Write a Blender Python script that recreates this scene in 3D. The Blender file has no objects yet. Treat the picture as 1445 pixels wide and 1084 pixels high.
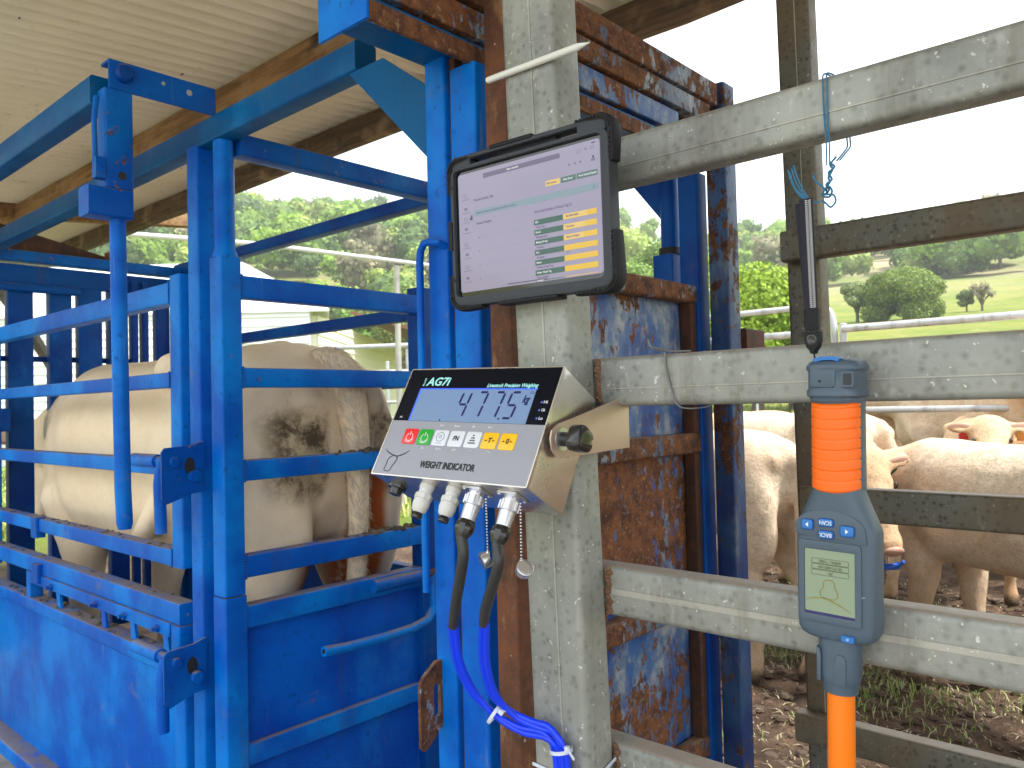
import bpy, bmesh, math, random
import numpy as np
from mathutils import Vector, Matrix, noise
random.seed(7); rng = np.random.default_rng(7)
scene = bpy.context.scene
C = scene.collection
R = math.radians

# ---------------------------------------------------------------- camera
cam = bpy.data.cameras.new('camera'); camo = bpy.data.objects.new('camera', cam); C.objects.link(camo)
EYE = 1.16
yaw, pitch, roll = R(42), R(1.45), R(1.35)
fw = Vector((math.cos(yaw)*math.cos(pitch), math.sin(yaw)*math.cos(pitch), math.sin(pitch)))
r0 = Vector((math.sin(yaw), -math.cos(yaw), 0)); u0 = r0.cross(fw)
rt = math.cos(roll)*r0 - math.sin(roll)*u0; up = math.sin(roll)*r0 + math.cos(roll)*u0
camo.matrix_world = Matrix(((rt.x, up.x, -fw.x, 0), (rt.y, up.y, -fw.y, 0), (rt.z, up.z, -fw.z, EYE), (0, 0, 0, 1)))
cam.sensor_width = 36; cam.lens = 27.9; cam.clip_start = 0.02; cam.clip_end = 3000
cam.dof.use_dof = True; cam.dof.focus_distance = 1.0; cam.dof.aperture_fstop = 18.0
scene.camera = camo

# ---------------------------------------------------------------- sky and sun (bright overcast, thin cloud)
w = bpy.data.worlds.new('World'); scene.world = w; w.use_nodes = True
nt = w.node_tree; nt.nodes.clear()
out = nt.nodes.new('ShaderNodeOutputWorld'); bg = nt.nodes.new('ShaderNodeBackground')
sky = nt.nodes.new('ShaderNodeTexSky'); sky.sky_type = 'NISHITA'; sky.sun_disc = False
SUN_EL, SUN_AZ = R(60), R(285)          # azimuth measured from +X towards +Y
sky.sun_elevation = SUN_EL; sky.sun_rotation = math.pi/2 - SUN_AZ
tc = nt.nodes.new('ShaderNodeTexCoord'); mp = nt.nodes.new('ShaderNodeMapping'); mp.inputs['Scale'].default_value = (1, 1, 4)
nz = nt.nodes.new('ShaderNodeTexNoise'); nz.inputs['Scale'].default_value = 2.2; nz.inputs['Detail'].default_value = 6
cr = nt.nodes.new('ShaderNodeValToRGB'); cr.color_ramp.elements[0].position = .33; cr.color_ramp.elements[1].position = .43
cr.color_ramp.elements[0].color = (.40, .40, .40, 1); cr.color_ramp.elements[1].color = (1, 1, 1, 1)
mx = nt.nodes.new('ShaderNodeMix'); mx.data_type = 'RGBA'
mx.inputs[7].default_value = (7.4, 7.8, 8.1, 1)
L = nt.links.new
L(tc.outputs['Generated'], mp.inputs[0]); L(mp.outputs[0], nz.inputs['Vector']); L(nz.outputs[0], cr.inputs[0])
L(cr.outputs[0], mx.inputs[0]); L(sky.outputs[0], mx.inputs[6]); L(mx.outputs[2], bg.inputs[0])
bg.inputs[1].default_value = 0.12; L(bg.outputs[0], out.inputs[0])
sl = bpy.data.lights.new('sun', 'SUN'); sl.energy = 3.2; sl.angle = R(7); sl.color = (1, .96, .9)
so = bpy.data.objects.new('sun', sl); C.objects.link(so)
sd = Vector((math.cos(SUN_EL)*math.cos(SUN_AZ), math.cos(SUN_EL)*math.sin(SUN_AZ), math.sin(SUN_EL)))
so.rotation_euler = sd.to_track_quat('Z', 'Y').to_euler(); so.location = sd*30
vs = scene.view_settings; vs.view_transform = 'Standard'; vs.look = 'None'; vs.gamma = 1; vs.use_curve_mapping = False
vs.exposure = 1.28
scene.render.engine = 'CYCLES'
scene.cycles.max_bounces = 7; scene.cycles.diffuse_bounces = 5; scene.cycles.glossy_bounces = 3

# ---------------------------------------------------------------- node helper
class N:
    def __init__(s, name):
        s.m = bpy.data.materials.new(name); s.m.use_nodes = True
        s.t = s.m.node_tree; s.b = s.t.nodes['Principled BSDF']; s.tc = None
    def n(s, ty, **k):
        o = s.t.nodes.new(ty)
        for a, v in k.items(): setattr(o, a, v)
        return o
    def put(s, sock, v):
        if isinstance(v, bpy.types.NodeSocket): s.t.links.new(v, sock)
        elif isinstance(v, (tuple, list)) and len(v) == 3 and sock.type == 'RGBA': sock.default_value = (*v, 1)
        else: sock.default_value = v
    def co(s, scale=(1, 1, 1), which='Object'):
        if not s.tc: s.tc = s.n('ShaderNodeTexCoord')
        m = s.n('ShaderNodeMapping'); s.put(m.inputs[0], s.tc.outputs[which]); m.inputs['Scale'].default_value = scale
        return m.outputs[0]
    def noise(s, scale, detail=5, rough=.55, vec=None, dist=0.0):
        o = s.n('ShaderNodeTexNoise'); o.inputs['Scale'].default_value = scale; o.inputs['Detail'].default_value = detail
        o.inputs['Roughness'].default_value = rough; o.inputs['Distortion'].default_value = dist
        s.put(o.inputs['Vector'], vec if vec is not None else s.co())
        return o.outputs[0]
    def vor(s, scale, vec=None, out='Distance'):
        o = s.n('ShaderNodeTexVoronoi'); o.inputs['Scale'].default_value = scale
        s.put(o.inputs['Vector'], vec if vec is not None else s.co())
        return o.outputs[out]
    def ramp(s, v, a, b):
        o = s.n('ShaderNodeMapRange'); s.put(o.inputs[0], v); o.inputs[1].default_value = a; o.inputs[2].default_value = b
        o.interpolation_type = 'SMOOTHSTEP'; return o.outputs[0]
    def mix(s, f, a, b, mode='MIX'):
        o = s.n('ShaderNodeMix', data_type='RGBA', blend_type=mode); s.put(o.inputs[0], f); s.put(o.inputs[6], a); s.put(o.inputs[7], b)
        return o.outputs[2]
    def math(s, op, a, b=0.0):
        o = s.n('ShaderNodeMath', operation=op); s.put(o.inputs[0], a); s.put(o.inputs[1], b); return o.outputs[0]
    def sep(s, v):
        o = s.n('ShaderNodeSeparateXYZ'); s.put(o.inputs[0], v); return o.outputs
    def top(s):                                     # how far a surface faces upward
        g = s.n('ShaderNodeNewGeometry'); return s.sep(g.outputs['Normal'])[2]
    def bump(s, h, st=.3, d=.01):
        o = s.n('ShaderNodeBump'); s.put(o.inputs['Height'], h); o.inputs['Strength'].default_value = st; o.inputs['Distance'].default_value = d
        s.put(s.b.inputs['Normal'], o.outputs[0])
    def done(s, color=None, rough=None, metal=None, coat=None, spec=None, emit=None, es=1.0):
        I = s.b.inputs
        if color is not None: s.put(I['Base Color'], color)
        if rough is not None: s.put(I['Roughness'], rough)
        if metal is not None: s.put(I['Metallic'], metal)
        if coat is not None: s.put(I['Coat Weight'], coat)
        if spec is not None: s.put(I['Specular IOR Level'], spec)
        if emit is not None: s.put(I['Emission Color'], emit); I['Emission Strength'].default_value = es
        return s.m

def m_blue(name, a=(.0, .19, .68), b=(.0, .085, .48), chips=.665, dust=1.0, rustamt=0.0):
    k = N(name)
    c = k.mix(k.ramp(k.noise(4.5, 4), .35, .65), a, b)
    c = k.mix(k.math('MULTIPLY', k.ramp(k.noise(3.5, 6, .7, k.co((1, 1, .5))), .56, .72), .42), c, (.012, .22, .62))        # chalky fading
    c = k.mix(k.math('MULTIPLY', k.ramp(k.noise(60, 3), .62, .70), .5), c, (.0, .05, .22))
    g = k.noise(26, 8, .72)
    ch = k.ramp(g, chips, chips+.025)
    c = k.mix(ch, c, k.mix(k.ramp(k.noise(80), .4, .6), (.05, .03, .025), (.25, .17, .12)))
    if rustamt:
        r = k.ramp(k.noise(16, 8, .74, dist=.3), .69-rustamt*.3, .71-rustamt*.3)
        c = k.mix(r, c, k.mix(k.ramp(k.noise(35, 6), .35, .65), (.06, .028, .018), (.17, .075, .04)))
    d = k.math('MULTIPLY', k.ramp(k.top(), .55, .9), k.ramp(k.noise(14, 7, .65), .30, .56))
    c = k.mix(k.math('MULTIPLY', d, .85*dust), c, (.24, .19, .14))
    gr = k.ramp(k.noise(5, 7, .7, k.co((1, 1, 1.7))), .60, .74)                                                            # smeared muck
    c = k.mix(k.math('MULTIPLY', gr, .38*dust), c, (.20, .17, .14))
    sc_ = k.ramp(k.noise(34, 3, .5, k.co((1, 1, .05))), .70, .73)
    c = k.mix(k.math('MULTIPLY', k.math('MULTIPLY', sc_, k.ramp(k.noise(4, 3), .5, .6)), .5), c, (.14, .26, .44))
    dr = k.ramp(k.noise(16, 6, .7, k.co((1, 1, .10))), .56, .72)
    c = k.mix(k.math('MULTIPLY', dr, .30), c, (.05, .06, .09))
    k.bump(k.math('ADD', k.noise(120, 3), k.math('MULTIPLY', ch, -2.0)), .25, .002)
    ro = k.math('ADD', .30, k.math('MULTIPLY', k.math('ADD', d, k.noise(20)), .22))
    return k.done(c, ro, coat=.0, spec=.14)

def m_rustblue(name, bal=.5, dark=1.0, grad=False, grey=False):
    k = N(name)
    v = k.co((1, 1, .8))
    blue = k.mix(k.ramp(k.noise(6), .4, .6), (.008, .05, .25), (.03, .12, .33))
    if grey: blue = k.mix(k.ramp(k.noise(6), .4, .6), (.035, .07, .16), (.13, .16, .21))
    pale = k.mix(k.ramp(k.noise(40), .35, .65), (.10, .17, .28), (.30, .33, .37))
    rust = k.mix(k.ramp(k.noise(30, 8, .7), .35, .62), (.062, .022, .012), (.20, .074, .026))
    rust = k.mix(k.ramp(k.noise(90, 4), .55, .75), rust, (.33, .19, .10))
    c = k.mix(k.ramp(k.noise(9, 8, .7, k.co((1, 1, .45)), .3), .58-bal*.25, .76-bal*.25), blue, pale)
    f = k.math('ADD', k.noise(3.0, 3, .55, v), k.math('MULTIPLY', k.math('SUBTRACT', k.noise(46, 6, .68, k.co((1, 1, .55)), .25), .5), 1.05))
    f = k.math('ADD', f, k.math('MULTIPLY', k.math('SUBTRACT', k.noise(14, 4, .6, k.co((1, 1, .5))), .5), .42))
    if grad:
        s_ = k.sep(k.co())
        f = k.math('SUBTRACT', f, k.math('MULTIPLY', k.ramp(s_[0], .0, .22), .16))
        f = k.math('SUBTRACT', f, k.math('MULTIPLY', k.ramp(s_[2], 1.03, 1.09), .12))
        f = k.math('ADD', f, k.math('MULTIPLY', k.math('MULTIPLY', k.ramp(s_[2], .66, .70), k.ramp(s_[2], 1.04, .95)), .09))
    m = k.ramp(f, .605-bal*.28, .66-bal*.28)
    c = k.mix(m, c, rust)
    if dark != 1.0: c = k.mix(1.0, c, (dark, dark, dark), 'MULTIPLY')
    d = k.math('MULTIPLY', k.ramp(k.top(), .6, .9), k.ramp(k.noise(14, 7), .35, .6))
    c = k.mix(k.math('MULTIPLY', d, .8), c, (.28, .18, .12))
    k.bump(k.math('ADD', k.noise(140, 5), k.math('MULTIPLY', m, .8)), .45, .003)
    return k.done(c, k.math('ADD', .45, k.math('MULTIPLY', m, .4)))

def m_galv(name, a=(.27, .28, .25), b=(.155, .165, .15), warm=0.0, dim=1.0):
    k = N(name)
    c = k.mix(k.ramp(k.noise(7, 7, .65), .36, .64), a, b)
    c = k.mix(k.math('MULTIPLY', k.ramp(k.vor(85), .0, .5), .35), c, (.46, .48, .46))
    st = k.ramp(k.noise(30, 8, .75, k.co((1, 1, .35))), .56, .70)
    c = k.mix(k.math('MULTIPLY', st, .45), c, (.56, .56, .52))
    c = k.mix(k.ramp(k.noise(95, 5, .7), .66, .72), c, (.11, .105, .095))
    c = k.mix(k.ramp(k.noise(130, 3, .6), .66, .70), c, (.60, .60, .57))
    c = k.mix(k.math('MULTIPLY', k.ramp(k.noise(11, 8, .7), .60, .66), .5), c, (.17, .165, .14))
    if warm: c = k.mix(k.math('MULTIPLY', k.ramp(k.noise(5, 5), .4, .6), warm), c, (.22, .155, .09))
    c = k.mix(k.ramp(k.noise(16, 3, .5, k.co((1, 1, .4))), .755, .77), c, (.74, .73, .68))
    c = k.mix(k.math('MULTIPLY', k.ramp(k.noise(13, 6, .7, k.co((1, 1, .09))), .50, .68), .50), c, (.15, .135, .11))
    c = k.mix(k.math('MULTIPLY', k.ramp(k.noise(2.2, 7, .7), .52, .66), .45), c, (.14, .145, .14))                                # droppings
    d = k.math('MULTIPLY', k.ramp(k.top(), .6, .9), k.ramp(k.noise(20, 6), .25, .5))
    c = k.mix(k.math('MULTIPLY', d, .75), c, (.40, .33, .27))
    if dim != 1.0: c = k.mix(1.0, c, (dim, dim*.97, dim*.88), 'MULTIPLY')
    k.bump(k.math('ADD', k.noise(160, 4), k.noise(30, 4)), .25, .002)
    return k.done(c, k.math('ADD', .36, k.math('MULTIPLY', k.noise(20), .35)), metal=.35)

def m_rust(name, a=(.16, .055, .022), b=(.07, .028, .016), c2=(.30, .16, .07)):
    k = N(name)
    c = k.mix(k.ramp(k.noise(12, 8, .7), .38, .62), a, b)
    c = k.mix(k.math('MULTIPLY', k.ramp(k.noise(22, 8, .75, k.co((1, 1, .4))), .54, .68), .8), c, c2)
    c = k.mix(k.ramp(k.noise(60, 4), .70, .74), c, (.5, .42, .32))
    k.bump(k.noise(110, 6, .7), .5, .003)
    return k.done(c, .78)

def m_timber(name, a=(.30, .17, .07), b=(.16, .085, .035)):
    k = N(name)
    v = k.co((14, 1.2, 14))
    c = k.mix(k.ramp(k.noise(3, 6, .6, v), .35, .65), a, b)
    c = k.mix(k.ramp(k.noise(2.6, 5, .6), .60, .68), c, (.045, .03, .02))
    c = k.mix(k.math('MULTIPLY', k.ramp(k.noise(6, 6), .5, .7), .5), c, (.36, .25, .14))
    k.bump(k.noise(5, 6, .6, v), .5, .004)
    return k.done(c, .85)

def m_plain(name, col, rough=.5, metal=0.0, coat=0.0, bump=0.0, bs=200, var=.12, spec=None):
    k = N(name)
    c = k.mix(k.math('MULTIPLY', k.noise(40, 5), var*2), col, tuple(x*.6 for x in col))
    if bump: k.bump(k.noise(bs, 4), bump, .001)
    return k.done(c, rough, metal, coat, spec)

MAT = {}
def M(n): return MAT[n]
MAT['blue'] = m_blue('blue_paint')
MAT['blue_sheet_shaded'] = m_blue('blue_paint_shaded_sheet', (.0, .105, .56), (.0, .055, .42), .66, .8)  # same paint as the frame, deepened to put the sheet's shade into the colour
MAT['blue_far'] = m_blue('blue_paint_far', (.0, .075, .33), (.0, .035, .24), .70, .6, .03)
MAT['blue_worn'] = m_blue('blue_paint_worn', (.0, .13, .50), (.0, .065, .38), .62, 1.0, .08)
MAT['blue_shaded'] = m_blue('blue_paint_shaded_beam', (.0, .10, .28), (.0, .065, .22), .68, .7)  # same blue darkened, so the beams' shading sits in the colour
MAT['rustblue'] = m_rustblue('rusted_blue_sheet', .68, 1.0, True)
MAT['rustblue_hi'] = m_rustblue('rusted_blue_tube', .78, .85, False, True)
MAT['rustblue_lo'] = m_rustblue('chipped_blue_tube', .22, .55)
MAT['galv'] = m_galv('galvanised_tube')
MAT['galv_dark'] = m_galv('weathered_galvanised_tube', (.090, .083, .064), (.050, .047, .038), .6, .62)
MAT['galv_pipe'] = m_galv('galvanised_pipe', (.55, .58, .62), (.42, .45, .5))
MAT['seam'] = m_galv('weld_seam', (.44, .42, .36), (.30, .29, .25))
MAT['rust'] = m_rust('rusty_steel')
MAT['rust_dark'] = m_rust('dark_rusty_steel', (.09, .03, .014), (.04, .018, .012), (.18, .08, .035))
MAT['weld'] = m_rust('rusty_weld', (.20, .10, .05), (.10, .06, .04), (.36, .30, .22))
MAT['timber'] = m_timber('roof_timber')
MAT['timber_dark'] = m_timber('dark_roof_timber', (.13, .08, .05), (.06, .038, .026))
MAT['dung'] = m_rust('dried_muck', (.13, .10, .07), (.075, .055, .04), (.2, .16, .11))

# ---------------------------------------------------------------- geometry
class G:
    def __init__(s): s.v = []; s.f = []
    def add(s, vs, fs):
        o = len(s.v); s.v += [tuple(p) for p in vs]; s.f += [tuple(i+o for i in f) for f in fs]; return s
    def box(s, x0, x1, y0, y1, z0, z1):
        return s.add([(x0, y0, z0), (x1, y0, z0), (x1, y1, z0), (x0, y1, z0), (x0, y0, z1), (x1, y0, z1), (x1, y1, z1), (x0, y1, z1)],
                     [(0, 3, 2, 1), (4, 5, 6, 7), (0, 1, 5, 4), (1, 2, 6, 5), (2, 3, 7, 6), (3, 0, 4, 7)])
    def loft(s, rings, cap=True, close=True):
        n = len(rings[0]); o = []
        fs = []
        for i in range(len(rings)-1):
            for j in range(n if close else n-1):
                a = i*n+j; b = i*n+(j+1) % n
                fs.append((a, b, b+n, a+n))
        if cap:
            fs.append(tuple(range(n-1, -1, -1))); fs.append(tuple((len(rings)-1)*n+j for j in range(n)))
        return s.add([p for r in rings for p in r], fs)
    def bar(s, p0, p1, w, h, r=.005, side=None, seg=3):
        """rounded rectangular tube from p0 to p1; w across (along 'side'), h the other way"""
        p0 = Vector(p0); p1 = Vector(p1); d = (p1-p0).normalized()
        a = Vector(side) if side else (Vector((0, 0, 1)).cross(d) if abs(d.z) < .9 else Vector((1, 0, 0)))
        a = (a - d*a.dot(d)).normalized(); b = d.cross(a)
        r = min(r, w/2*.98, h/2*.98); pts = []
        for cx, cy, a0 in ((1, 1, 0), (-1, 1, 90), (-1, -1, 180), (1, -1, 270)):
            for i in range(seg+1):
                t = R(a0+90*i/seg); pts.append((cx*(w/2-r)+r*math.cos(t), cy*(h/2-r)+r*math.sin(t)))
        return s.loft([[p+a*x+b*y for x, y in pts] for p in (p0, p1)])
    def rbox(s, x0, x1, y0, y1, z0, z1, ax='z', r=.005, seg=3):
        c = [(x0+x1)/2, (y0+y1)/2, (z0+z1)/2]; lo = [x0, y0, z0]; hi = [x1, y1, z1]; i = 'xyz'.index(ax)
        p0 = list(c); p1 = list(c); p0[i] = lo[i]; p1[i] = hi[i]
        sd = [(0, 1, 0), (0, 0, 1), (1, 0, 0)][i]; j, k = [(1, 2), (2, 0), (0, 1)][i]
        return s.bar(p0, p1, hi[j]-lo[j], hi[k]-lo[k], r, sd, seg)
    def tube(s, pts, r, n=10, cap=True):
        P = [Vector(p) for p in pts]; rs = r if isinstance(r, (list, tuple)) else [r]*len(P)
        rings = []; a = None
        for i, p in enumerate(P):
            d = (P[min(i+1, len(P)-1)]-P[max(i-1, 0)]).normalized()
            if a is None: a = d.orthogonal().normalized()
            a = (a-d*a.dot(d)).normalized(); b = d.cross(a)
            rings.append([p+(a*math.cos(2*math.pi*j/n)+b*math.sin(2*math.pi*j/n))*rs[i] for j in range(n)])
        return s.loft(rings, cap)
    def lathe(s, o, ax, prof, n=20):
        """prof = [(distance along axis, radius)]"""
        o = Vector(o); d = Vector(ax).normalized(); a = d.orthogonal().normalized(); b = d.cross(a)
        return s.loft([[o+d*t+(a*math.cos(2*math.pi*j/n)+b*math.sin(2*math.pi*j/n))*q for j in range(n)] for t, q in prof])
    def ell(s, c, rr, n=16, m=10, rot=None):
        c = Vector(c); rings = []
        for i in range(m+1):
            t = math.pi*(i+.02)/(m+.04)-math.pi/2
            ring = []
            for j in range(n):
                p = Vector((rr[0]*math.cos(t)*math.cos(2*math.pi*j/n), rr[1]*math.cos(t)*math.sin(2*math.pi*j/n), rr[2]*math.sin(t)))
                ring.append(c+(rot @ p if rot else p))
            rings.append(ring)
        return s.loft(rings)
    def cap(s, p0, r0, p1, r1, n=12):
        """tapered capsule, closed"""
        p0 = Vector(p0); p1 = Vector(p1); L_ = (p1-p0).length
        prof = [(-r0*math.cos(R(a)), max(r0*math.sin(R(a)), .001)) for a in (3, 35, 65)]+[(0, r0), (L_, r1)]+[(L_+r1*math.cos(R(a)), max(r1*math.sin(R(a)), .001)) for a in (65, 35, 3)]
        return s.lathe(p0, p1-p0, prof, n)
    def plate(s, outline, t, o, ax_u, ax_v):
        """flat plate: outline [(u,v)] extruded by t along u x v, centred on its plane"""
        o = Vector(o); U_ = Vector(ax_u); V_ = Vector(ax_v); W_ = U_.cross(V_).normalized()
        return s.loft([[o+U_*u+V_*v+W_*k for u, v in outline] for k in (-t/2, t/2)])

MW = {}
def link(o): C.objects.link(o); return o
def finish(me, mat, smooth=40):
    me.materials.append(M(mat) if isinstance(mat, str) else mat)
    if smooth:
        me.polygons.foreach_set('use_smooth', [True]*len(me.polygons)); me.set_sharp_from_angle(angle=R(smooth))
def part(name, g, mat, parent=None, local=False, smooth=40, label=None, bevel=0):
    me = bpy.data.meshes.new(name)
    vs = g.v
    if parent is not None and not local:
        inv = MW[parent.name].inverted(); vs = [inv @ Vector(p) for p in vs]
    me.from_pydata([tuple(p) for p in vs], [], g.f); me.update()
    bm = bmesh.new(); bm.from_mesh(me); bmesh.ops.recalc_face_normals(bm, faces=bm.faces)
    if bevel: bmesh.ops.bevel(bm, geom=[e for e in bm.edges if e.calc_face_angle(0) > R(40)], offset=bevel, segments=2, affect='EDGES', profile=.6)
    bm.to_mesh(me); bm.free()
    finish(me, mat, smooth)
    o = link(bpy.data.objects.new(name, me))
    if parent is not None: o.parent = parent; MW[o.name] = MW[parent.name]
    if label: o['label'] = label
    return o
def tag(o, label, cat, group=None):
    o['label'] = label; o['category'] = cat
    if group: o['group'] = group
    return o
def thing(name, label, cat, loc=(0, 0, 0), rot=None, group=None):
    o = link(bpy.data.objects.new(name, None)); o.empty_display_size = .05
    m = Matrix.Translation(loc) @ (rot.to_4x4() if rot else Matrix())
    o.location = loc
    if rot: o.rotation_euler = rot.to_euler()
    MW[o.name] = m
    return tag(o, label, cat, group)
def solo(name, g, mat, label, cat, loc, group=None, **k):
    """a thing that is one mesh, origin at loc"""
    g.v = [tuple(Vector(p)-Vector(loc)) for p in g.v]
    o = part(name, g, mat, None, **k); o.location = loc; return tag(o, label, cat, group)
def struct(o): o['kind'] = 'structure'; return o

def text(s, size, pos, y, mat, parent, name='lettering', align='CENTER', shear=0.0, sx=1.0, rot=0.0, ext=.0002, bold=.012):
    cu = bpy.data.curves.new('t', 'FONT'); cu.body = s; cu.size = size; cu.align_x = align; cu.align_y = 'CENTER'
    cu.shear = shear; cu.extrude = ext; cu.resolution_u = 3; cu.offset = size*bold
    to = bpy.data.objects.new('t', cu); C.objects.link(to)
    me = bpy.data.meshes.new_from_object(to); bpy.data.objects.remove(to); bpy.data.curves.remove(cu)
    ca, sa = math.cos(rot), math.sin(rot)
    for v in me.vertices:
        x, z = v.co.x*sx, v.co.y; x, z = x*ca-z*sa, x*sa+z*ca
        v.co = (pos[0]+x, y-v.co.z, pos[1]+z)
    me.materials.clear(); me.materials.append(M(mat)); me.name = name
    o = link(bpy.data.objects.new(name, me)); o.parent = parent; MW[o.name] = MW[parent.name]
    return o

# ================================================================ GROUND AND HILLS
def sstep(t): t = max(0, min(1, t)); return t*t*(3-2*t)
PR_R = [(0, 0), (9, 0), (22, .8), (40, 3.2), (69, 7.0), (80, 8.4), (135, 18.4), (175, 28), (235, 42), (280, 46), (380, 44), (900, 40)]
PR_L = [(0, 0), (26, 0), (55, 2.0), (90, 9.5), (130, 23), (180, 40), (225, 53), (270, 57), (380, 52), (900, 45)]
def interp(P, d):
    for i in range(len(P)-1):
        if d <= P[i+1][0]:
            t = (d-P[i][0])/(P[i+1][0]-P[i][0]); return P[i][1]+(P[i+1][1]-P[i][1])*sstep(t)*.35+(P[i+1][1]-P[i][1])*t*.65
    return P[-1][1]
def ground_h(x, y):
    d = math.hypot(x, y)
    az = math.degrees(math.atan2(y, x))-42           # + = left of view
    k = sstep((az+14)/12)
    h = interp(PR_R, d)*(1-k)+interp(PR_L, d)*k
    behind = sstep((abs(((az+180) % 360)-180)-75)/60)
    h = h*(1-behind)
    if d > 130: h += 2.4*noise.noise(Vector((x/42, y/42, 0)))*min(1, (d-130)/60)*(1-behind)
    return h
def near_h(x, y):
    d = math.hypot(x, y); h = ground_h(x, y)
    if d < 14 and x > 1.72:
        k = min(1, (x-1.72)/.25)*min(1, (14-d)/4)
        v = Vector((x*5, y*5, 0)); n1 = noise.noise(v); n2 = noise.noise(v*2.6)
        h += k*(.028*n1+.02*n2+.012*noise.noise(v*6)-.01)
    return h
na = 540
rad = [.3+.055*i for i in range(150)]; q = rad[-1]
while q < 800: q *= 1.07; rad.append(q)
vs_, fs_ = [], []
for r_ in rad:
    for j in range(na):
        a = 2*math.pi*j/na; x, y = r_*math.cos(a), r_*math.sin(a)
        inview = abs(((math.degrees(a)-42+180) % 360)-180) < 70
        vs_.append((x, y, near_h(x, y) if (inview or r_ > 9) else ground_h(x, y)))
for i in range(len(rad)-1):
    for j in range(na):
        a = i*na+j; b = i*na+(j+1) % na; fs_.append((a, b, b+na, a+na))
vs_.append((0, 0, 0)); c0 = len(vs_)-1
for j in range(na): fs_.append((c0, (j+1) % na, j))
k = N('paddock_ground')
pos = k.co(); sx_ = k.sep(pos)
dist = k.n('ShaderNodeVectorMath', operation='LENGTH'); k.put(dist.inputs[0], pos); dist = dist.outputs['Value']
green = k.mix(k.ramp(k.noise(.25, 6, .6), .35, .65), (.115, .165, .022), (.19, .205, .040))
green = k.mix(k.ramp(k.noise(.05, 5), .48, .62), green, (.10, .155, .025))
green = k.mix(k.math('MULTIPLY', k.ramp(k.noise(.8, 7, .7), .52, .66), .55), green, (.30, .24, .12))
hill = k.mix(k.ramp(k.noise(.06, 6, .6), .40, .60), (.20, .22, .08), (.36, .29, .19))
green = k.mix(k.ramp(dist, 80, 170), green, hill)
mud = k.mix(k.ramp(k.noise(5, 8, .7), .35, .65), (.060, .038, .026), (.145, .092, .062))
mud = k.mix(k.math('MULTIPLY', k.ramp(k.noise(22, 7, .7), .55, .68), .7), mud, (.28, .21, .14))
mud = k.mix(k.ramp(k.noise(9, 6, .7), .64, .72), mud, (.03, .02, .014))
edge = k.math('ADD', dist, k.math('MULTIPLY', k.noise(.9, 5), 5.0))
c = k.mix(k.ramp(edge, 9.0, 11.5), mud, green)
dirt = k.mix(k.ramp(k.noise(9, 8, .7), .35, .65), (.46, .42, .36), (.34, .30, .25))
under = k.ramp(sx_[0], 1.72, 1.50)
under = k.math('MULTIPLY', under, k.ramp(dist, 9, 6))
under = k.math('MAXIMUM', under, k.math('MULTIPLY', k.ramp(k.math('ADD', sx_[0], sx_[1]), 1.0, -1.0), k.ramp(dist, 60, 40)))
c = k.mix(under, c, dirt)
k.bump(k.math('ADD', k.noise(18, 8, .75), k.math('MULTIPLY', k.noise(60, 6), .6)), .9, .03)
MAT['ground'] = k.done(c, .93, spec=.2)
g = G(); g.v = vs_; g.f = fs_
gr = part('ground', g, 'ground', None, smooth=80); struct(gr)

# ================================================================ ROOF
def roof_z(x): return 2.490+.075*(x-1.6)
k = N('roof_sheet_metal')
c = k.mix(k.ramp(k.noise(1.3, 5), .35, .65), (.80, .75, .60), (.72, .67, .52))
c = k.mix(k.math('MULTIPLY', k.ramp(k.noise(9, 7, .7), .58, .70), .5), c, (.40, .32, .20))
c = k.mix(k.ramp(k.noise(16, 3), .745, .76), c, (.16, .08, .04))
MAT['roof'] = k.done(c, .5, metal=.0)
SH = .762; PITCH = .0762
def roof_sheet(y0, lift):
    n = 80; x0, x1 = -.35, 2.40; top, bot = [], []  # near edge, out of view, pulled back to let more light under
    g = G(); xs = [x0, 0.0, 1.2, x1]
    for lay in (0, -.0012):
        for x in xs:
            for i in range(n+6):
                y = y0+SH*i/n; g.v.append((x, y, roof_z(x)+.0085*math.cos(2*math.pi*(y)/PITCH)-.0085*math.exp(-(((y/PITCH) % 1-.5)/.085)**2)+lay+lift))
    m = n+6; nx = len(xs)
    for a in range(nx-1):
        for i in range(m-1):
            p = a*m+i; g.f.append((p, p+m, p+m+1, p+1)); p += nx*m; g.f.append((p, p+1, p+m+1, p+m))
    for i in range(m-1):
        for p in (i, (nx-1)*m+i): g.f.append((p, p+1, p+1+nx*m, p+nx*m))
    return g
rf = thing('yard_roof', 'cream corrugated iron roof on brown timber purlins above the blue crush', 'roof', (1.6, 2, 2.3))
for i in range(16):  # sheets at the low-y end are unseen, added to shade the side facing it
    o = part('roof_sheet', roof_sheet(-4.95+SH*i, .0016*(i % 2)), 'roof', rf, smooth=60)
def wob(g, amp, sc):
    g.v = [tuple(Vector(p)+Vector((noise.noise(Vector(p)*sc), 0, noise.noise(Vector(p)*sc+Vector((9, 3, 1)))))*amp) for p in g.v]; return g
def log(x, z, y0, y1, w_, h_, n=40):
    g = G(); rings = []
    for i in range(n+1):
        y = y0+(y1-y0)*i/n; ring = []
        for cx, cy, a0 in ((1, 1, 0), (-1, 1, 90), (-1, -1, 180), (1, -1, 270)):
            for t in (0, 45, 90):
                a = R(a0+t); ring.append((x+cx*(w_/2-.012)+.012*math.cos(a), y, z+cy*(h_/2-.012)+.012*math.sin(a)))
        rings.append(ring)
    g.loft(rings); return wob(g, .006, 4)
part('purlin', log(1.62, 2.418, -4.9, 6.9, .05, .115), 'timber', rf)
part('purlin', log(2.31, 2.468, -4.9, 6.9, .07, .12), 'timber_dark', rf, label='dark eave purlin at the far edge of the roof')
part('purlin', log(.2, 2.318, -4.9, 6.9, .05, .10), 'timber', rf)
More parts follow.
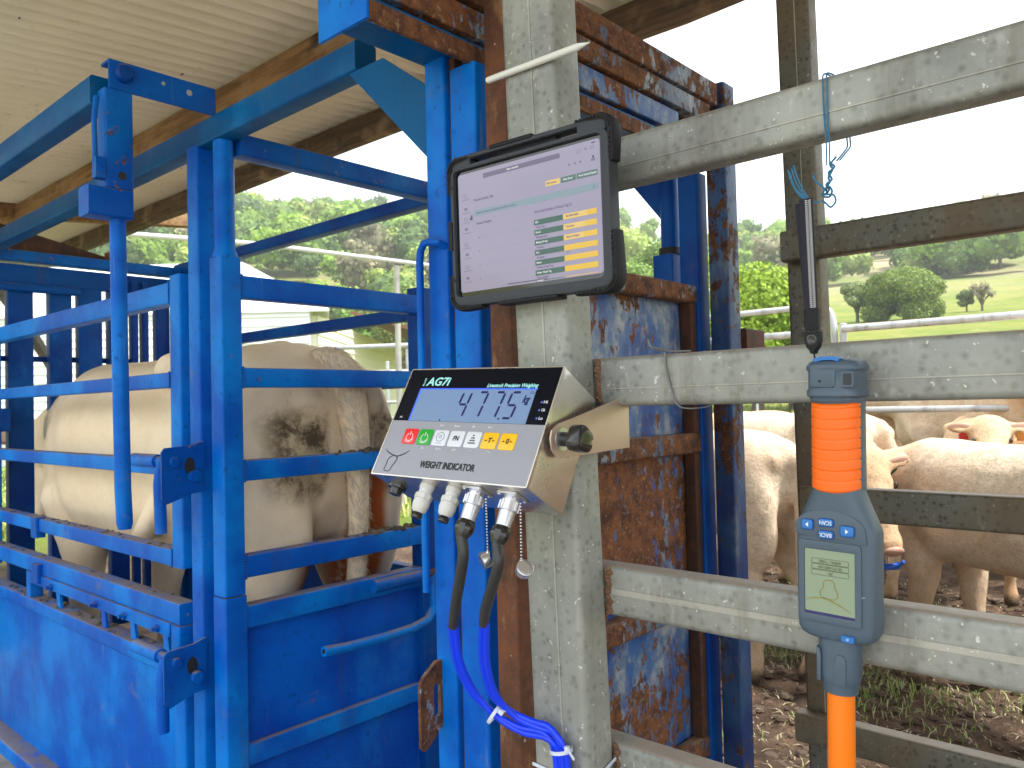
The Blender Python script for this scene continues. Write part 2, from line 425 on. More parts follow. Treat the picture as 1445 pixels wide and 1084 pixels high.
g = G(); g.bar((-.2, 5.6, 2.27), (2.8, 5.6, 2.57), .07, .115, .01, (0, 1, 0)); part('rafter', g, 'timber', rf)
g = G(); g.tube([(.95, 4.9, 2.30), (1.4, 4.9, 1.75), (1.62, 4.95, 1.4)], [.03, .034, .03], 8)
part('brace', g, 'galv_dark', rf)

# ================================================================ CATTLE CRUSH (weigh crate)
SX = .904                    # outer face of the near side
cr_ = thing('cattle_crush', 'blue painted steel cattle crush holding the cream cow', 'cattle crush', (1.28, 2.6, 0))
def P(name, g, mat='blue', par=None, **kw): return part(name, g, mat, par or cr_, **kw)
# corner post, top beams
P('post', G().rbox(SX, SX+.05, 1.812, 1.866, 0, 1.80))
P('top_beam', G().rbox(SX, SX+.05, 1.19, 3.58, 1.793, 1.851, 'y', .006), 'blue_shaded')
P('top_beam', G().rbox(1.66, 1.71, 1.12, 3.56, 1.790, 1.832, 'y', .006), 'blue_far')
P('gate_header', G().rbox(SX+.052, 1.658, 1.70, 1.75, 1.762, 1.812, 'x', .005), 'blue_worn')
# near side gate
sg = P('side_gate', G().rbox(SX, SX+.05, 1.911, 1.968, .775, 1.502))
RAILS = [(1.434, 1.487), (1.222, 1.260), (1.000, 1.040), (.775, .817)]
for i, (z0, z1) in enumerate(RAILS):
    P('rail', G().rbox(SX-.001, SX+.042, 1.969, 3.50, z0, z1, 'y', .004), 'blue', sg)
P('end_stile', G().rbox(SX, SX+.05, 3.501, 3.555, .6, 1.50), 'blue', sg)
for y in (2.93, ): P('clamp', G().rbox(SX-.012, SX+.02, y, y+.05, .755, .822, 'z', .006), 'blue_worn', sg)
# lower fold-down panel
lp = P('lower_panel', G().rbox(SX+.008, SX+.014, 1.97, 3.52, .03, .50, 'z', .002))
P('panel_top_rail', G().rbox(SX-.004, SX+.05, 1.90, 3.52, .502, .545, 'y', .005), 'blue', lp)
P('panel_base_rail', G().rbox(SX-.05, SX+.03, 1.95, 3.9, -.035, .045, 'y', .008), 'blue', lp)
P('panel_stile', G().rbox(SX+.001, SX+.045, 1.912, 1.968, .045, .50), 'blue', lp)
P('upper_rail', G().rbox(SX-.001, SX+.045, 1.93, 3.50, .634, .687, 'y', .005), 'blue', lp)
P('bolt_strip', G().box(SX-.006, SX+.004, 1.975, 3.02, .600, .634), 'blue', lp, bevel=.001)
P('strip_end', G().rbox(SX-.004, SX+.04, 1.925, 1.972, .547, .632, 'z', .004), 'blue', lp)
P('strip_end', G().rbox(SX-.002, SX+.04, 3.02, 3.06, .547, .632, 'z', .004), 'blue', lp)
P('clamp', G().rbox(SX-.018, SX+.01, 2.90, 2.955, .61, .672, 'z', .006), 'blue_worn', lp)
for y in (2.02, 2.22, 2.42, 2.78):
    P('bolt', G().lathe((SX-.006, y+.02, .612), (-1, 0, 0), [(-.004, .011), (.008, .011), (.008, .006), (.018, .006)], 6), 'blue_worn', lp)
    g = G(); g.plate([(-.016, 0), (.016, 0), (.026, .056), (-.002, .056)], .008, (SX+.012, y, .546), (0, 1, 0), (0, 0, 1)); P('tab', g, 'blue', lp)
# slam latches on the near side
def latch(zb, z_bolt, sag):
    pl = G(); Y = 1.80
    out = [(-.100, .052), (-.092, .062), (-.03, .066), (.0, .075), (.0, -.045), (-.03, -.047), (-.088, -.066), (-.1, -.055)]
    pl.plate(out, .006, (SX, Y, zb), (1, 0, 0), (0, 0, 1))
    p = P('latch_plate', pl, 'blue_worn')
    P('bolt_hole', G().plate([(.012*math.cos(t), .02*math.sin(t)) for t in [2*math.pi*i/14 for i in range(14)]], .002, (SX-.035, Y-.0045, zb+.018), (1, 0, 0), (0, 0, 1)), 'black', p)
    P('slam_bolt', G().lathe((SX-.072, Y+.008, z_bolt), (0, 1, 0), [(-.022, .010), (-.02, .012), (.16, .012)], 14), 'blue_worn', p)
    P('bolt_sleeve', G().lathe((SX-.030, Y-.012, zb-.006), (0, 1, 0), [(-.012, .012), (-.008, .014), (.0, .014)], 14), 'blue_worn', p)
    P('bolt_tube', G().lathe((SX-.072, Y+.075, z_bolt), (0, 1, 0), [(0, .0165), (.135, .0165)], 16), 'blue', p)
    P('bolt_handle', G().tube([(SX-.075, Y+.045, z_bolt), (SX-.082, Y+.045, z_bolt-.03), (SX-.085, Y+.042, z_bolt-.05), (SX-.083, Y+.042, z_bolt-.165)], [.013, .0135, .014, .0135], 12), 'blue', p)
MAT['black'] = m_plain('black_recess', (.012, .012, .014), .7)
latch(1.016, 1.045, 0); latch(.556, .59, 0)
# lever linkage above
lv = P('squeeze_arm', G().rbox(.655, .705, 1.785, 4.0, 1.826, 1.888, 'y', .006), 'blue_shaded')
g = G(); g.box(.683, .925, 1.755, 1.762, 1.858, 1.922); g.box(.683, .925, 1.762, 1.80, 1.916, 1.922); P('angle_bracket', g, 'blue_worn', lv, bevel=.0015)
P('pivot_bolt', G().lathe((.712, 1.755, 1.895), (0, -1, 0), [(0, .020), (.012, .020), (.018, .015), (.020, .004)], 18), 'blue_far', lv)
P('lever_arm', G().rbox(.668, .728, 1.742, 1.784, 1.640, 1.852, 'z', .006), 'blue_worn', lv)
P('lever_clevis', G().rbox(.632, .723, 1.735, 1.790, 1.576, 1.638, 'x', .005), 'blue_worn', lv)
P('lever_pin_hole', G().lathe((.703, 1.742, 1.668), (0, -1, 0), [(0, .009), (.0006, .009)], 14), 'black', lv)
P('lever_handle', G().tube([(.700, 1.762, 1.60), (.702, 1.762, 1.3), (.705, 1.762, 1.0), (.708, 1.762, .925), (.708, 1.762, .912)], [.0165, .0165, .0165, .0165, .013], 20), 'blue', lv)
g = G(); g.tube([(.655, 1.75, 1.83), (.650, 1.75, 1.78), (.652, 1.752, 1.70), (.654, 1.755, 1.66)], .006, 8); g.box(.648, .668, 1.738, 1.76, 1.655, 1.70); P('spring_catch', g, 'blue_worn', lv, bevel=.001)
# rear gate (slides / swings), seen from behind
GY = 1.704
rg = P('rear_gate', G().rbox(SX, SX+.052, GY, GY+.056, .735, 1.517, 'z', .005))
P('stile', G().rbox(SX-.001, SX+.054, GY-.001, GY+.057, 0, .732, 'z', .005), 'blue', rg, label='lower half of the gate stile')
P('hinge_pipe', G().lathe((SX+.026, GY+.028, 1.517), (0, 0, 1), [(0, .029), (.006, .029), (.02, .0235), (.275, .0235)], 20), 'blue', rg)
for i, (z0, z1) in enumerate([(1.424, 1.477), (1.214, 1.260), (.995, 1.043), (.770, .822), (.653, .706)]):
    P('gate_rail', G().rbox(SX+.053, 1.50, GY+.002, GY+.042, z0, z1, 'x', .004), 'blue', rg)
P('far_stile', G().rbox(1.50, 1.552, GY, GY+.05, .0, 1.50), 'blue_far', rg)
P('sheet', G().rbox(SX+.053, 1.50, GY+.024, GY+.029, .05, .653, 'x', .001), 'blue_sheet_shaded', rg)
P('mid_rail', G().rbox(SX+.053, 1.50, GY+.004, GY+.023, .337, .385, 'x', .003), 'blue', rg)
P('bolt_tube', G().lathe((1.305, GY-.022, .690), (1, 0, 0), [(0, .010), (0, .017), (.165, .017), (.165, .010)], 16), 'blue_worn', rg)
P('bolt', G().lathe((1.46, GY-.022, .690), (1, 0, 0), [(0, .012), (.12, .012)], 14), 'rust_dark', rg)
P('bolt_handle', G().tube([(1.515, GY-.024, .69), (1.512, GY-.03, .640), (1.503, GY-.04, .600), (1.47, GY-.048, .572), (1.413, GY-.05, .562), (1.32, GY-.05, .560), (1.2, GY-.05, .563), (1.13, GY-.05, .569)], .0125, 14), 'blue', rg)
P('handle_bore', G().lathe((1.13, GY-.05, .569), (-1, 0, .05), [(0, .006), (.0013, .006)], 12), 'black', rg)
random.seed(3)
for (x, z, n, s_) in ((1.33, 1.045, 14, .010), (1.42, 1.044, 16, .011), (1.24, 1.043, 6, .007), (1.38, .824, 18, .011), (1.46, .824, 12, .011), (1.28, .824, 8, .006), (1.36, 1.02, 9, .009)):
    g = G()
    for i in range(n):
        g.ell((x+random.uniform(-.05, .05), GY+random.uniform(0, .03)-(.004 if z == 1.02 else 0), z+random.uniform(-.003, .002)), (s_*random.uniform(.5, 1.3), s_*random.uniform(.5, 1), s_*random.uniform(.3, .75)), 7, 5)
    g.v = [tuple(Vector(p)+Vector((noise.noise(Vector(p)*90), noise.noise(Vector(p)*90+Vector((5, 0, 0))), noise.noise(Vector(p)*90+Vector((0, 5, 0)))))*.004) for p in g.v]
    P('muck', g, 'dung', rg)['kind'] = 'stuff'
# far side rails and sheet
for z0, z1 in ((1.436, 1.476), (1.22, 1.262), (1.0, 1.04), (.60, .65)):
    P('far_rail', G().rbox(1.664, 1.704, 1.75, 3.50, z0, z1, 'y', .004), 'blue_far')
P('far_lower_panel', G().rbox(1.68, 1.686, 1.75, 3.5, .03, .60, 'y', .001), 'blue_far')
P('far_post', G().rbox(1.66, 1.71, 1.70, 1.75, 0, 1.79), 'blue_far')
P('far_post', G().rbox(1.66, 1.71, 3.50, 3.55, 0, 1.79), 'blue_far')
P('floor_plate', G().box(SX+.03, 1.66, 1.72, 3.55, .0, .05), 'rust_dark')
# head end: head bail with upright slats
HB = 3.58
P('head_beam', G().rbox(.70, 1.70, HB, HB+.05, 1.780, 1.826, 'x', .006), 'blue_worn')
P('head_beam', G().rbox(.70, 1.70, HB+.004, HB+.045, 1.690, 1.768, 'x', .004), 'blue_far')
P('head_beam', G().rbox(.74, 1.26, HB-.03, HB+.002, 1.655, 1.688, 'x', .010), 'blue_far')
for x0, x1 in ((.70, .80), (.84, .965), (1.0, 1.09), (1.15, 1.235), (1.262, 1.355), (1.385, 1.46)):
    sl_ = P('head_slat', G().rbox(x0, x1, HB+.0, HB+.05, .25, 1.69, 'z', .004), 'blue_far')
P('head_cross_bar', G().rbox(.7, 1.5, HB+.052, HB+.075, 1.380, 1.402, 'x', .003), 'blue_far')
for x0, x1 in ((1.475, 1.50), (1.52, 1.545), (1.58, 1.64)):
    P('head_slat', G().rbox(x0, x1, HB-.02, HB+.03, .25, 1.74, 'z', .006), 'blue_far')
P('head_box', G().rbox(.86, .98, HB-.09, HB-.002, 1.10, 1.19, 'x', .008), 'blue_far')
P('head_column', G().rbox(.905, .945, HB-.06, HB-.004, .3, 1.08, 'z', .004), 'timber')
P('head_hood', G().plate([(0, 0), (.62, 0), (.02, .13)], .05, (.86, HB+.08, 1.828), (1, 0, 0), (0, 0, 1)), 'rust_dark')
P('head_stub', G().rbox(1.385, 1.44, HB+.01, HB+.05, 1.828, 1.862, 'x', .004), 'rust')

# ================================================================ SLIDING GATE PORTAL
pt = thing('gate_portal', 'blue and rusty steel portal frame with a long overhead gate track', 'gate frame', (1.3, .95, 0))
def Q(name, g, mat='blue', par=None, **kw): return part(name, g, mat, par or pt, **kw)
Q('post', G().rbox(SX, SX+.048, .951, 1.000, 0, 1.742, 'z', .005), 'blue')
Q('post', G().rbox(SX-.002, SX+.05, .878, .937, 0, 1.712, 'z', .005), 'blue')
Q('slot_liner', G().rbox(SX+.012, SX+.03, .937, .951, 0, 1.74, 'z', .001), 'rust_dark')
# gusset between the beam and the rear post
g = G(); g.plate([(1.0, 1.60), (1.0, 1.735), (1.045, 1.735), (1.17, 1.793), (1.245, 1.793)], .006, (SX+.006, 0, 0), (0, 1, 0), (0, 0, 1))
g = G(); g.plate([(1.001, 1.585), (1.001, 1.71), (1.115, 1.792), (1.215, 1.792)], .007, (SX+.008, 0, 0), (0, 1, 0), (0, 0, 1)); Q('gusset', g, 'blue_shaded')
# track: a C-shaped pressing made of lips and webs, open towards the race
TY0, TY1 = .885, 1.003
tr = Q('gate_track', G().box(.70, 1.74, TY0+.006, TY1, 1.742, 1.748), 'blue_shaded')
Q('track_end', G().rbox(.694, .700, TY0, TY1, 1.712, 1.99, 'z', .002), 'blue', tr)
g = G(); g.box(.70, 1.60, TY0, TY0+.005, 1.711, 1.741); g.box(.70, 1.60, TY0+.005, TY0+.008, 1.711, 1.716); Q('track_lip', g, 'rustblue_hi', tr, bevel=.001)
g = G(); g.box(.70, 1.74, TY0+.05, TY0+.055, 1.7485, 1.80); Q('track_web', g, 'rust_dark', tr)
Q('track_face', G().rbox(.702, 1.56, TY0+.002, TY0+.03, 1.757, 1.803, 'x', .003), 'rustblue', tr)
Q('track_rail', G().rbox(.702, 1.70, TY0-.002, TY0+.034, 1.812, 1.855, 'x', .003), 'rustblue_hi', tr)
Q('track_rail', G().rbox(.702, 1.735, TY0-.004, TY0+.04, 1.862, 1.915, 'x', .003), 'rustblue_hi', tr)
g = G(); g.box(.702, 1.72, TY0+.045, TY1, 1.80, 1.93); Q('track_back', g, 'rust_dark', tr)
# far pillars
Q('post', G().rbox(1.742, 1.80, .950, 1.000, 0, 1.72, 'z', .005), 'blue_far')
Q('post', G().rbox(1.756, 1.815, .876, .928, 0, 1.925, 'z', .005), 'rustblue_lo')
st_ = Q('stepped_post', G().rbox(1.775, 1.82, 1.034, 1.079, 1.545, 1.80, 'z', .02, 4), 'blue_far')
Q('collar', G().rbox(1.77, 1.825, 1.030, 1.083, 1.535, 1.552, 'z', .02, 4), 'black', st_)
Q('stepped_base', G().rbox(1.77, 1.825, 1.036, 1.094, .0, 1.534, 'z', .004), 'blue_far', st_)
g = G(); g.plate([(1.078, 1.63), (1.078, 1.80), (1.215, 1.80)], .007, (1.795, 0, 0), (0, 1, 0), (0, 0, 1)); Q('gusset', g, 'blue_far')
Q('stub', G().rbox(1.83, 1.93, .87, .91, 1.25, 1.333, 'x', .006), 'rust_dark')
# slotted striker plate and grab rod on the near post
th = [2*math.pi*i/16 for i in range(16)]
g = G()
outl = [(-.048, .035), (-.040, .047), (-.012, .066), (.0, .066), (.0, -.040), (-.020, -.058), (-.040, -.073), (-.048, -.066)]
inn = [(-.012+.008*math.cos(t), .003+(.020 if math.sin(t) > 0 else -.020)+.008*math.sin(t)) for t in th]
bm = bmesh.new()
def ringv(pts, y): return [bm.verts.new((SX+u_, y, .672+v_)) for u_, v_ in pts]
A0 = ringv(outl, .985); A1 = ringv(outl, .992); B0 = ringv(inn, .985); B1 = ringv(inn, .992)
for ra, rb in ((A0, A1), (B0, B1)):
    for i in range(len(ra)): bm.faces.new((ra[i], ra[(i+1) % len(ra)], rb[(i+1) % len(ra)], rb[i]))
for ra, rb in ((A0, B0), (A1, B1)):
    es = [bm.edges.get((ra[i], ra[(i+1) % len(ra)])) for i in range(len(ra))]+[bm.edges.get((rb[i], rb[(i+1) % len(rb)])) for i in range(len(rb))]
    bmesh.ops.triangle_fill(bm, edges=es, use_beauty=True)
bm.verts.index_update(); g.v = [tuple(v.co) for v in bm.verts]; g.f = [tuple(v.index for v in f.verts) for f in bm.faces]; bm.free()
Q('striker_plate', g, 'rustblue_hi', label='rusty slotted striker plate with a bright worn rim')
Q('grab_rod', G().tube([(SX+.01, .955, 1.422), (SX-.012, .960, 1.430), (SX-.015, .975, 1.434), (SX-.015, .992, 1.432), (SX-.015, 1.0, 1.422), (SX-.015, 1.003, 1.405), (SX-.015, 1.003, .85)], .0065, 12), 'blue')

# the sliding gate itself, slid open behind the fence
sgt = thing('sliding_gate', 'rust eaten blue sheet metal sliding gate standing open behind the grey post', 'sliding gate', (1.5, .98, 0))
part('sheet', G().rbox(.95, 1.741, .990, .996, .22, 1.43, 'x', .001), 'rustblue', sgt)
for z0, z1 in ((1.395, 1.440), (1.031, 1.080), (.652, .700), (.30, .352)):
    part('gate_rail', G().rbox(1.02, 1.741, .954, .989, z0, z1, 'x', .008), 'rustblue_hi', sgt)
part('stile', G().rbox(1.715, 1.741, .956, .988, .352, .652, 'z', .004), 'rust_dark', sgt)
part('stile', G().rbox(1.715, 1.741, .956, .988, .700, 1.031, 'z', .004), 'rust_dark', sgt)
part('stile', G().rbox(1.715, 1.741, .956, .988, 1.080, 1.395, 'z', .004), 'rust_dark', sgt)

# rusty channel standing between the blue posts and the grey post
solo('rusty_post', G().bar((.905+.02, .836, 0), (.905+.02, .836, 2.3), .04, .046, .004, (1, 0, 0)), 'rust', 'brown rusty square post squeezed between blue post and grey post', 'post', (.925, .836, 0))

# ================================================================ NEAR GALVANISED FENCE
nf = thing('rail_fence', 'near grey galvanised fence whose thick post carries tablet and scale indicator', 'fence', (.83, .6, 0), group=None)
def lean(g, k, z0=.8):
    g.v = [(x, y+(z-z0)*k, z) for x, y, z in g.v]; return g
g = G(); g.rbox(.781, .838, .596, .684, -.05, 2.44, 'z', .009, 4); lean(g, .029)
part('post', g, 'galv', nf)
g = G()
for i in range(1): g.box(.7800, .7815, .632, .6345, 0, 2.4)
lean(g, .029); part('seam', g, 'seam', nf)
for z0, z1 in ((1.436, 1.498), (1.154, 1.217), (.886, .950), (.662, .727)):
    rl = part('rail', G().rbox(.840, .877, -1.2, .655, z0, z1, 'y', .008, 4), 'galv', nf)
    zc = z0+(z1-z0)*(.36 if z0 > 1 else .5); hw = .0007 if z0 > 1 else .0036
    part('seam', G().box(.8388, .8402, -1.2, .592, zc-hw, zc+hw), 'seam', rl)
    g = G(); random.seed(int(z0*100))
    for i in range(24):
        t = i/23; g.ell((.8395+random.uniform(-.001, .002), .598+.029*(z0-.8)-random.uniform(.0, .005), z0+.004+(z1-z0-.008)*t), (.004, random.uniform(.003, .006), random.uniform(.002, .004)), 7, 5)
    part('weld', g, 'weld', rl)

# ================================================================ FAR GALVANISED FENCE
ff = thing('rail_fence', 'further fence of dark weathered rails across the race, in front of the calves', 'fence', (1.58, .3, 0), group=None)
g = G(); g.rbox(1.561, 1.612, .584, .650, -.05, 2.5, 'z', .008, 4); lean(g, .012, 1.2); part('post', g, 'galv_dark', ff)
g = G(); g.box(1.5600, 1.5612, .610, .6115, -.05, 2.5); lean(g, .012, 1.2); part('seam', g, 'seam', ff)
for z0, z1, ye in ((1.428, 1.489, .646), (.926, .988, .624), (.490, .546, .647)):
    rl = part('rail', G().rbox(1.520, 1.559, -1.6, ye, z0, z1, 'y', .007, 4), 'galv_dark', ff)
    part('rail_end', G().box(1.522, 1.557, ye, ye+.0015, z0+.004, z1-.004), 'rust' if z0 < 1.2 else 'galv_dark', rl)
    g = G()
    for i in range(14): g.ell((1.5595, ye-.05-random.uniform(0, .02), z1-.001), (.003, .008, .003), 6, 4)
    part('weld', g, 'weld', rl)
# small marks of use on the crush
P('bracket_hole', G().lathe((.86, 1.7548, 1.895), (0, -1, 0), [(0, .007), (.0006, .007)], 12), 'seam', lv)
P('bracket_hole', G().lathe((.80, 1.7548, 1.90), (0, -1, 0), [(0, .005), (.0006, .005)], 6), 'seam', lv)
g = G()
random.seed(31)
for i in range(46):                                   # crusted mud on the ledge of the fold-down panel
    y = random.uniform(1.98, 3.3); s_ = random.uniform(.003, .010)
    g.ell((SX+random.uniform(.006, .045), y, .5455+s_*.2), (s_, s_*random.uniform(.8, 1.8), s_*.45), 6, 4)
P('muck', g, 'dung', lp, smooth=30)['kind'] = 'stuff'
g = G()
for i in range(60):
    y = random.uniform(1.98, 3.45); s_ = random.uniform(.0025, .007)
    g.ell((SX+random.uniform(.004, .040), y, random.choice((.6875, .8175, .8175))+s_*.15), (s_, s_*random.uniform(.8, 2), s_*.4), 6, 4)
P('muck', g, 'dung', lp, smooth=30)['kind'] = 'stuff'
# weld beads where rails meet stiles
for z0, z1 in ((1.424, 1.477), (1.214, 1.260), (.995, 1.043), (.770, .822), (.653, .706)):
    g = G()
    for i in range(9): g.ell((SX+.0535, GY+.0015, z0+(z1-z0)*i/8), (.0032, .0028, .0034), 6, 4)
    P('weld', g, 'blue_worn', rg)
for z0, z1 in RAILS:
    g = G()
    for i in range(8): g.ell((SX-.0008, 1.969, z0+(z1-z0)*i/7), (.0026, .0032, .0032), 6, 4)
    P('weld', g, 'blue_worn', sg)

# ================================================================ DEVICE MATERIALS
def m_emit(name, col, es, base=None, rough=.2):
    k = N(name); return k.done(base or col, rough, emit=col, es=es, coat=.4)
MAT['rubber'] = m_plain('black_rubber', (.012, .013, .017), .6, bump=.25, bs=500, spec=.25)
MAT['case_grey'] = m_plain('dark_grey_plastic', (.040, .046, .058), .5, spec=.3, bump=.15, bs=600)
MAT['glass_black'] = m_plain('black_glass', (.006, .007, .010), .08, coat=.6, var=0)
MAT['screen'] = m_emit('lit_tablet_screen', (.285, .255, .36), .30, (.10, .09, .13))
MAT['ui_green'] = m_emit('screen_green', (.008, .060, .038), .32, (.01, .04, .03))
MAT['ui_green_pale'] = m_emit('screen_faded_green', (.045, .11, .09), .34, (.02, .05, .04))
MAT['ui_yellow'] = m_emit('screen_yellow', (.62, .38, .006), .36, (.2, .13, .01))
MAT['ui_yellow_pale'] = m_emit('screen_faded_yellow', (.62, .42, .10), .36, (.2, .14, .04))
MAT['ui_teal'] = m_emit('screen_banner', (.17, .235, .28), .35, (.06, .09, .10))
MAT['ui_bar'] = m_emit('screen_address_bar', (.09, .07, .14), .34, (.04, .03, .05))
MAT['ui_ink'] = m_emit('screen_ink', (.10, .075, .15), .55, (.03, .025, .04))
MAT['ui_dark'] = m_emit('screen_dark_ink', (.012, .008, .03), .5, (.01, .008, .02))
MAT['ui_pale'] = m_emit('screen_pale_ink', (.50, .50, .52), .5, (.15, .15, .15))
MAT['white_plastic'] = m_plain('white_plastic', (.74, .76, .72), .35, coat=.2, var=.03)
MAT['steel'] = None
k = N('brushed_stainless')
c = k.mix(k.ramp(k.noise(6, 5), .3, .7), (.80, .76, .70), (.66, .62, .57))
c = k.mix(k.math('MULTIPLY', k.ramp(k.noise(14, 7, .7), .55, .7), .35), c, (.50, .38, .28))
k.bump(k.noise(60, 4, .6, k.co((1, 1, 14))), .06, .001)
MAT['steel'] = k.done(c, k.math('ADD', .20, k.math('MULTIPLY', k.noise(12), .16)), metal=.97)
MAT['steel_satin'] = m_plain('satin_stainless', (.62, .50, .41), .50, .85, var=.12)
MAT['chrome'] = m_plain('cast_alloy', (.62, .63, .68), .26, .85, var=.06)
MAT['panel_grey'] = m_plain('grey_overlay', (.30, .31, .365), .42, var=.03, coat=.15)
MAT['panel_black'] = m_plain('black_overlay', (.002, .003, .008), .3, spec=.12, var=0)
MAT['lcd'] = m_emit('backlit_lcd', (.13, .22, .42), .24, (.10, .16, .25), .35)
MAT['lcd_edge'] = m_emit('lcd_edge_glow', (.03, .09, .62), .6, (.03, .06, .3))
MAT['lcd_ink'] = m_emit('lcd_segments', (.004, .004, .12), .25, (.004, .004, .05))
MAT['cyan_ink'] = m_plain('cyan_print', (.35, .78, .80), .4, var=0)
MAT['white_ink'] = m_plain('white_print', (.80, .82, .86), .4, var=0)
MAT['black_ink'] = m_plain('black_print', (.012, .012, .018), .5, var=0)
MAT['key_red'] = m_plain('red_key', (.80, .008, .010), .35, coat=.3, var=0)
MAT['key_green'] = m_plain('green_key', (.0, .36, .012), .35, coat=.3, var=0)
MAT['key_white'] = m_plain('white_key', (.66, .70, .78), .35, coat=.3, var=0)
MAT['key_yellow'] = m_plain('yellow_key', (.90, .50, .0), .35, coat=.3, var=0)
MAT['led'] = m_plain('blue_led_window', (.10, .20, .75), .3, var=0)
MAT['bakelite'] = m_plain('glossy_black_plastic', (.012, .012, .013), .18, coat=.4, var=0)
MAT['nylon'] = m_plain('white_nylon', (.62, .63, .62), .4, var=.05)
MAT['sleeve'] = m_plain('heat_shrink', (.030, .031, .034), .42, bump=.1)
MAT['cable_blue'] = m_plain('blue_cable', (.0, .045, .90), .3, coat=.0, var=.1)
MAT['reader_grey'] = m_plain('blue_grey_plastic', (.068, .105, .150), .42, bump=.12, bs=700, var=.08)
MAT['reader_orange'] = m_plain('orange_grip', (.93, .150, .003), .42, var=.03)
MAT['pole_orange'] = m_plain('orange_pole', (.95, .21, .0), .30, coat=.3, var=.02)
MAT['reader_blue'] = m_plain('blue_button', (.005, .16, .52), .32, coat=.3, var=.05)
MAT['reader_blue_dark'] = m_plain('blue_button_edge', (.004, .045, .22), .4, var=.05)
MAT['reader_lcd'] = m_emit('reader_screen', (.20, .27, .19), .12, (.19, .25, .17), .3)
MAT['reader_ink'] = m_plain('reader_screen_ink', (.25, .22, .055), .5, var=0)
MAT['reader_line'] = m_plain('reader_screen_line', (.115, .13, .06), .5, var=0)
MAT['webbing'] = m_plain('black_webbing', (.014, .015, .028), .8, bump=.6, bs=900)
MAT['webbing_white'] = m_plain('pale_woven_thread', (.72, .73, .76), .8, bump=.6, bs=900)
MAT['twine'] = m_plain('blue_twine', (.03, .19, .36), .6, bump=.4, bs=900, var=.4)
MAT['tie_wire'] = m_plain('grey_tie_wire', (.20, .20, .22), .4, .5, var=.2)

DR = Matrix(((.0462, .9988, -.0151), (-.9989, .0462, -.0023), (-.0016, .0152, .9999)))
def rrect(x0, x1, z0, z1, r, n=6):
    p = []
    for cx, cz, a0 in ((x1-r, z1-r, 0), (x0+r, z1-r, 90), (x0+r, z0+r, 180), (x1-r, z0+r, 270)):
        for i in range(n+1): t = R(a0+90*i/n); p.append((cx+r*math.cos(t), cz+r*math.sin(t)))
    return p
def slab(pts, y0, y1, round_=0):
    """outline in the x-z plane given thickness from y0 (front) to y1; round_ eases the front edge"""
    g = G(); rings = []
    if round_:
        cx = sum(p[0] for p in pts)/len(pts); cz = sum(p[1] for p in pts)/len(pts)
        xm = max(abs(p[0]-cx) for p in pts); zm = max(abs(p[1]-cz) for p in pts)
        for a in (0, 30, 60, 90):
            i_ = round_*(1-math.sin(R(a))); rings.append([(cx+(x-cx)*(xm-i_)/xm, y0+round_*(1-math.cos(R(a))), cz+(z-cz)*(zm-i_)/zm) for x, z in pts])
    else: rings.append([(x, y0, z) for x, z in pts])
    rings.append([(x, y1, z) for x, z in pts]); return g.loft(rings)
def frame(po, pi, y0, y1):
    g = G(); r_ = [[(x, y1, z) for x, z in po], [(x, y0, z) for x, z in po], [(x, y0, z) for x, z in pi], [(x, y1, z) for x, z in pi], [(x, y1, z) for x, z in po]]
    return g.loft(r_, cap=False)
def flat(x0, x1, z0, z1, y, t=.0003): return G().box(x0, x1, y, y+t, z0, z1)
def stroke(pts, w0, y, t=.0003, closed=False):
    """a printed line: pts in x-z, width may vary along it"""
    n = len(pts); ws = w0 if isinstance(w0, (list, tuple)) else [w0]*n; g = G(); A, B = [], []
    for i, (x, z) in enumerate(pts):
        a = pts[(i-1) % n] if (closed or i > 0) else pts[i]; b = pts[(i+1) % n] if (closed or i < n-1) else pts[i]
        dx, dz = b[0]-a[0], b[1]-a[1]; l_ = math.hypot(dx, dz) or 1; nx, nz = -dz/l_*ws[i]/2, dx/l_*ws[i]/2
        A.append((x+nx, z+nz)); B.append((x-nx, z-nz))
    m = n if closed else n-1
    for i in range(m):
        j = (i+1) % n
        g.add([(A[i][0], y, A[i][1]), (A[j][0], y, A[j][1]), (B[j][0], y, B[j][1]), (B[i][0], y, B[i][1]),
               (A[i][0], y+t, A[i][1]), (A[j][0], y+t, A[j][1]), (B[j][0], y+t, B[j][1]), (B[i][0], y+t, B[i][1])],
              [(0, 1, 2, 3), (4, 7, 6, 5), (0, 4, 5, 1), (3, 2, 6, 7)])
    return g

# ================================================================ TABLET in a rugged case
tb = thing('tablet', 'tablet in rugged black case showing a green and yellow table, held to the grey post', 'tablet', (.759, .6516, 1.3912), DR)
def T(name, g, mat, par=None, **k): return part(name, g, mat, par or tb, local=True, **k)
HW, HH = .114, .0795
cs = T('case', frame(rrect(-.124, .129, -.0985, .0895, .014), rrect(-.1185, .1180, -.0855, .0845, .007), -.008, .012), 'case_grey', bevel=.0012)
T('case_back', slab(rrect(-.122, .127, -.0965, .0875, .012), .005, .0135), 'rubber', cs)
T('carry_bar', slab(rrect(-.118, .122, .0975, .1035, .002), -.008, .012, .002), 'case_grey', cs)
T('carry_bar_grip', slab(rrect(-.052, .018, .1005, .1065, .002), -.0095, .013, .002), 'rubber', cs)
T('pen_loop', slab(rrect(-.045, .050, .0885, .0985, .002), .000, .010, .002), 'rubber', cs)
T('pen_loop_edge', slab(rrect(-.060, .066, .0885, .0905, .0008), -.004, .000), 'case_grey', cs)
for x0, x1 in ((-.121, -.088), (.085, .126)): T('carry_bar_end', slab(rrect(x0, x1, .086, .1015, .003), -.0078, .012, .002), 'case_grey', cs)
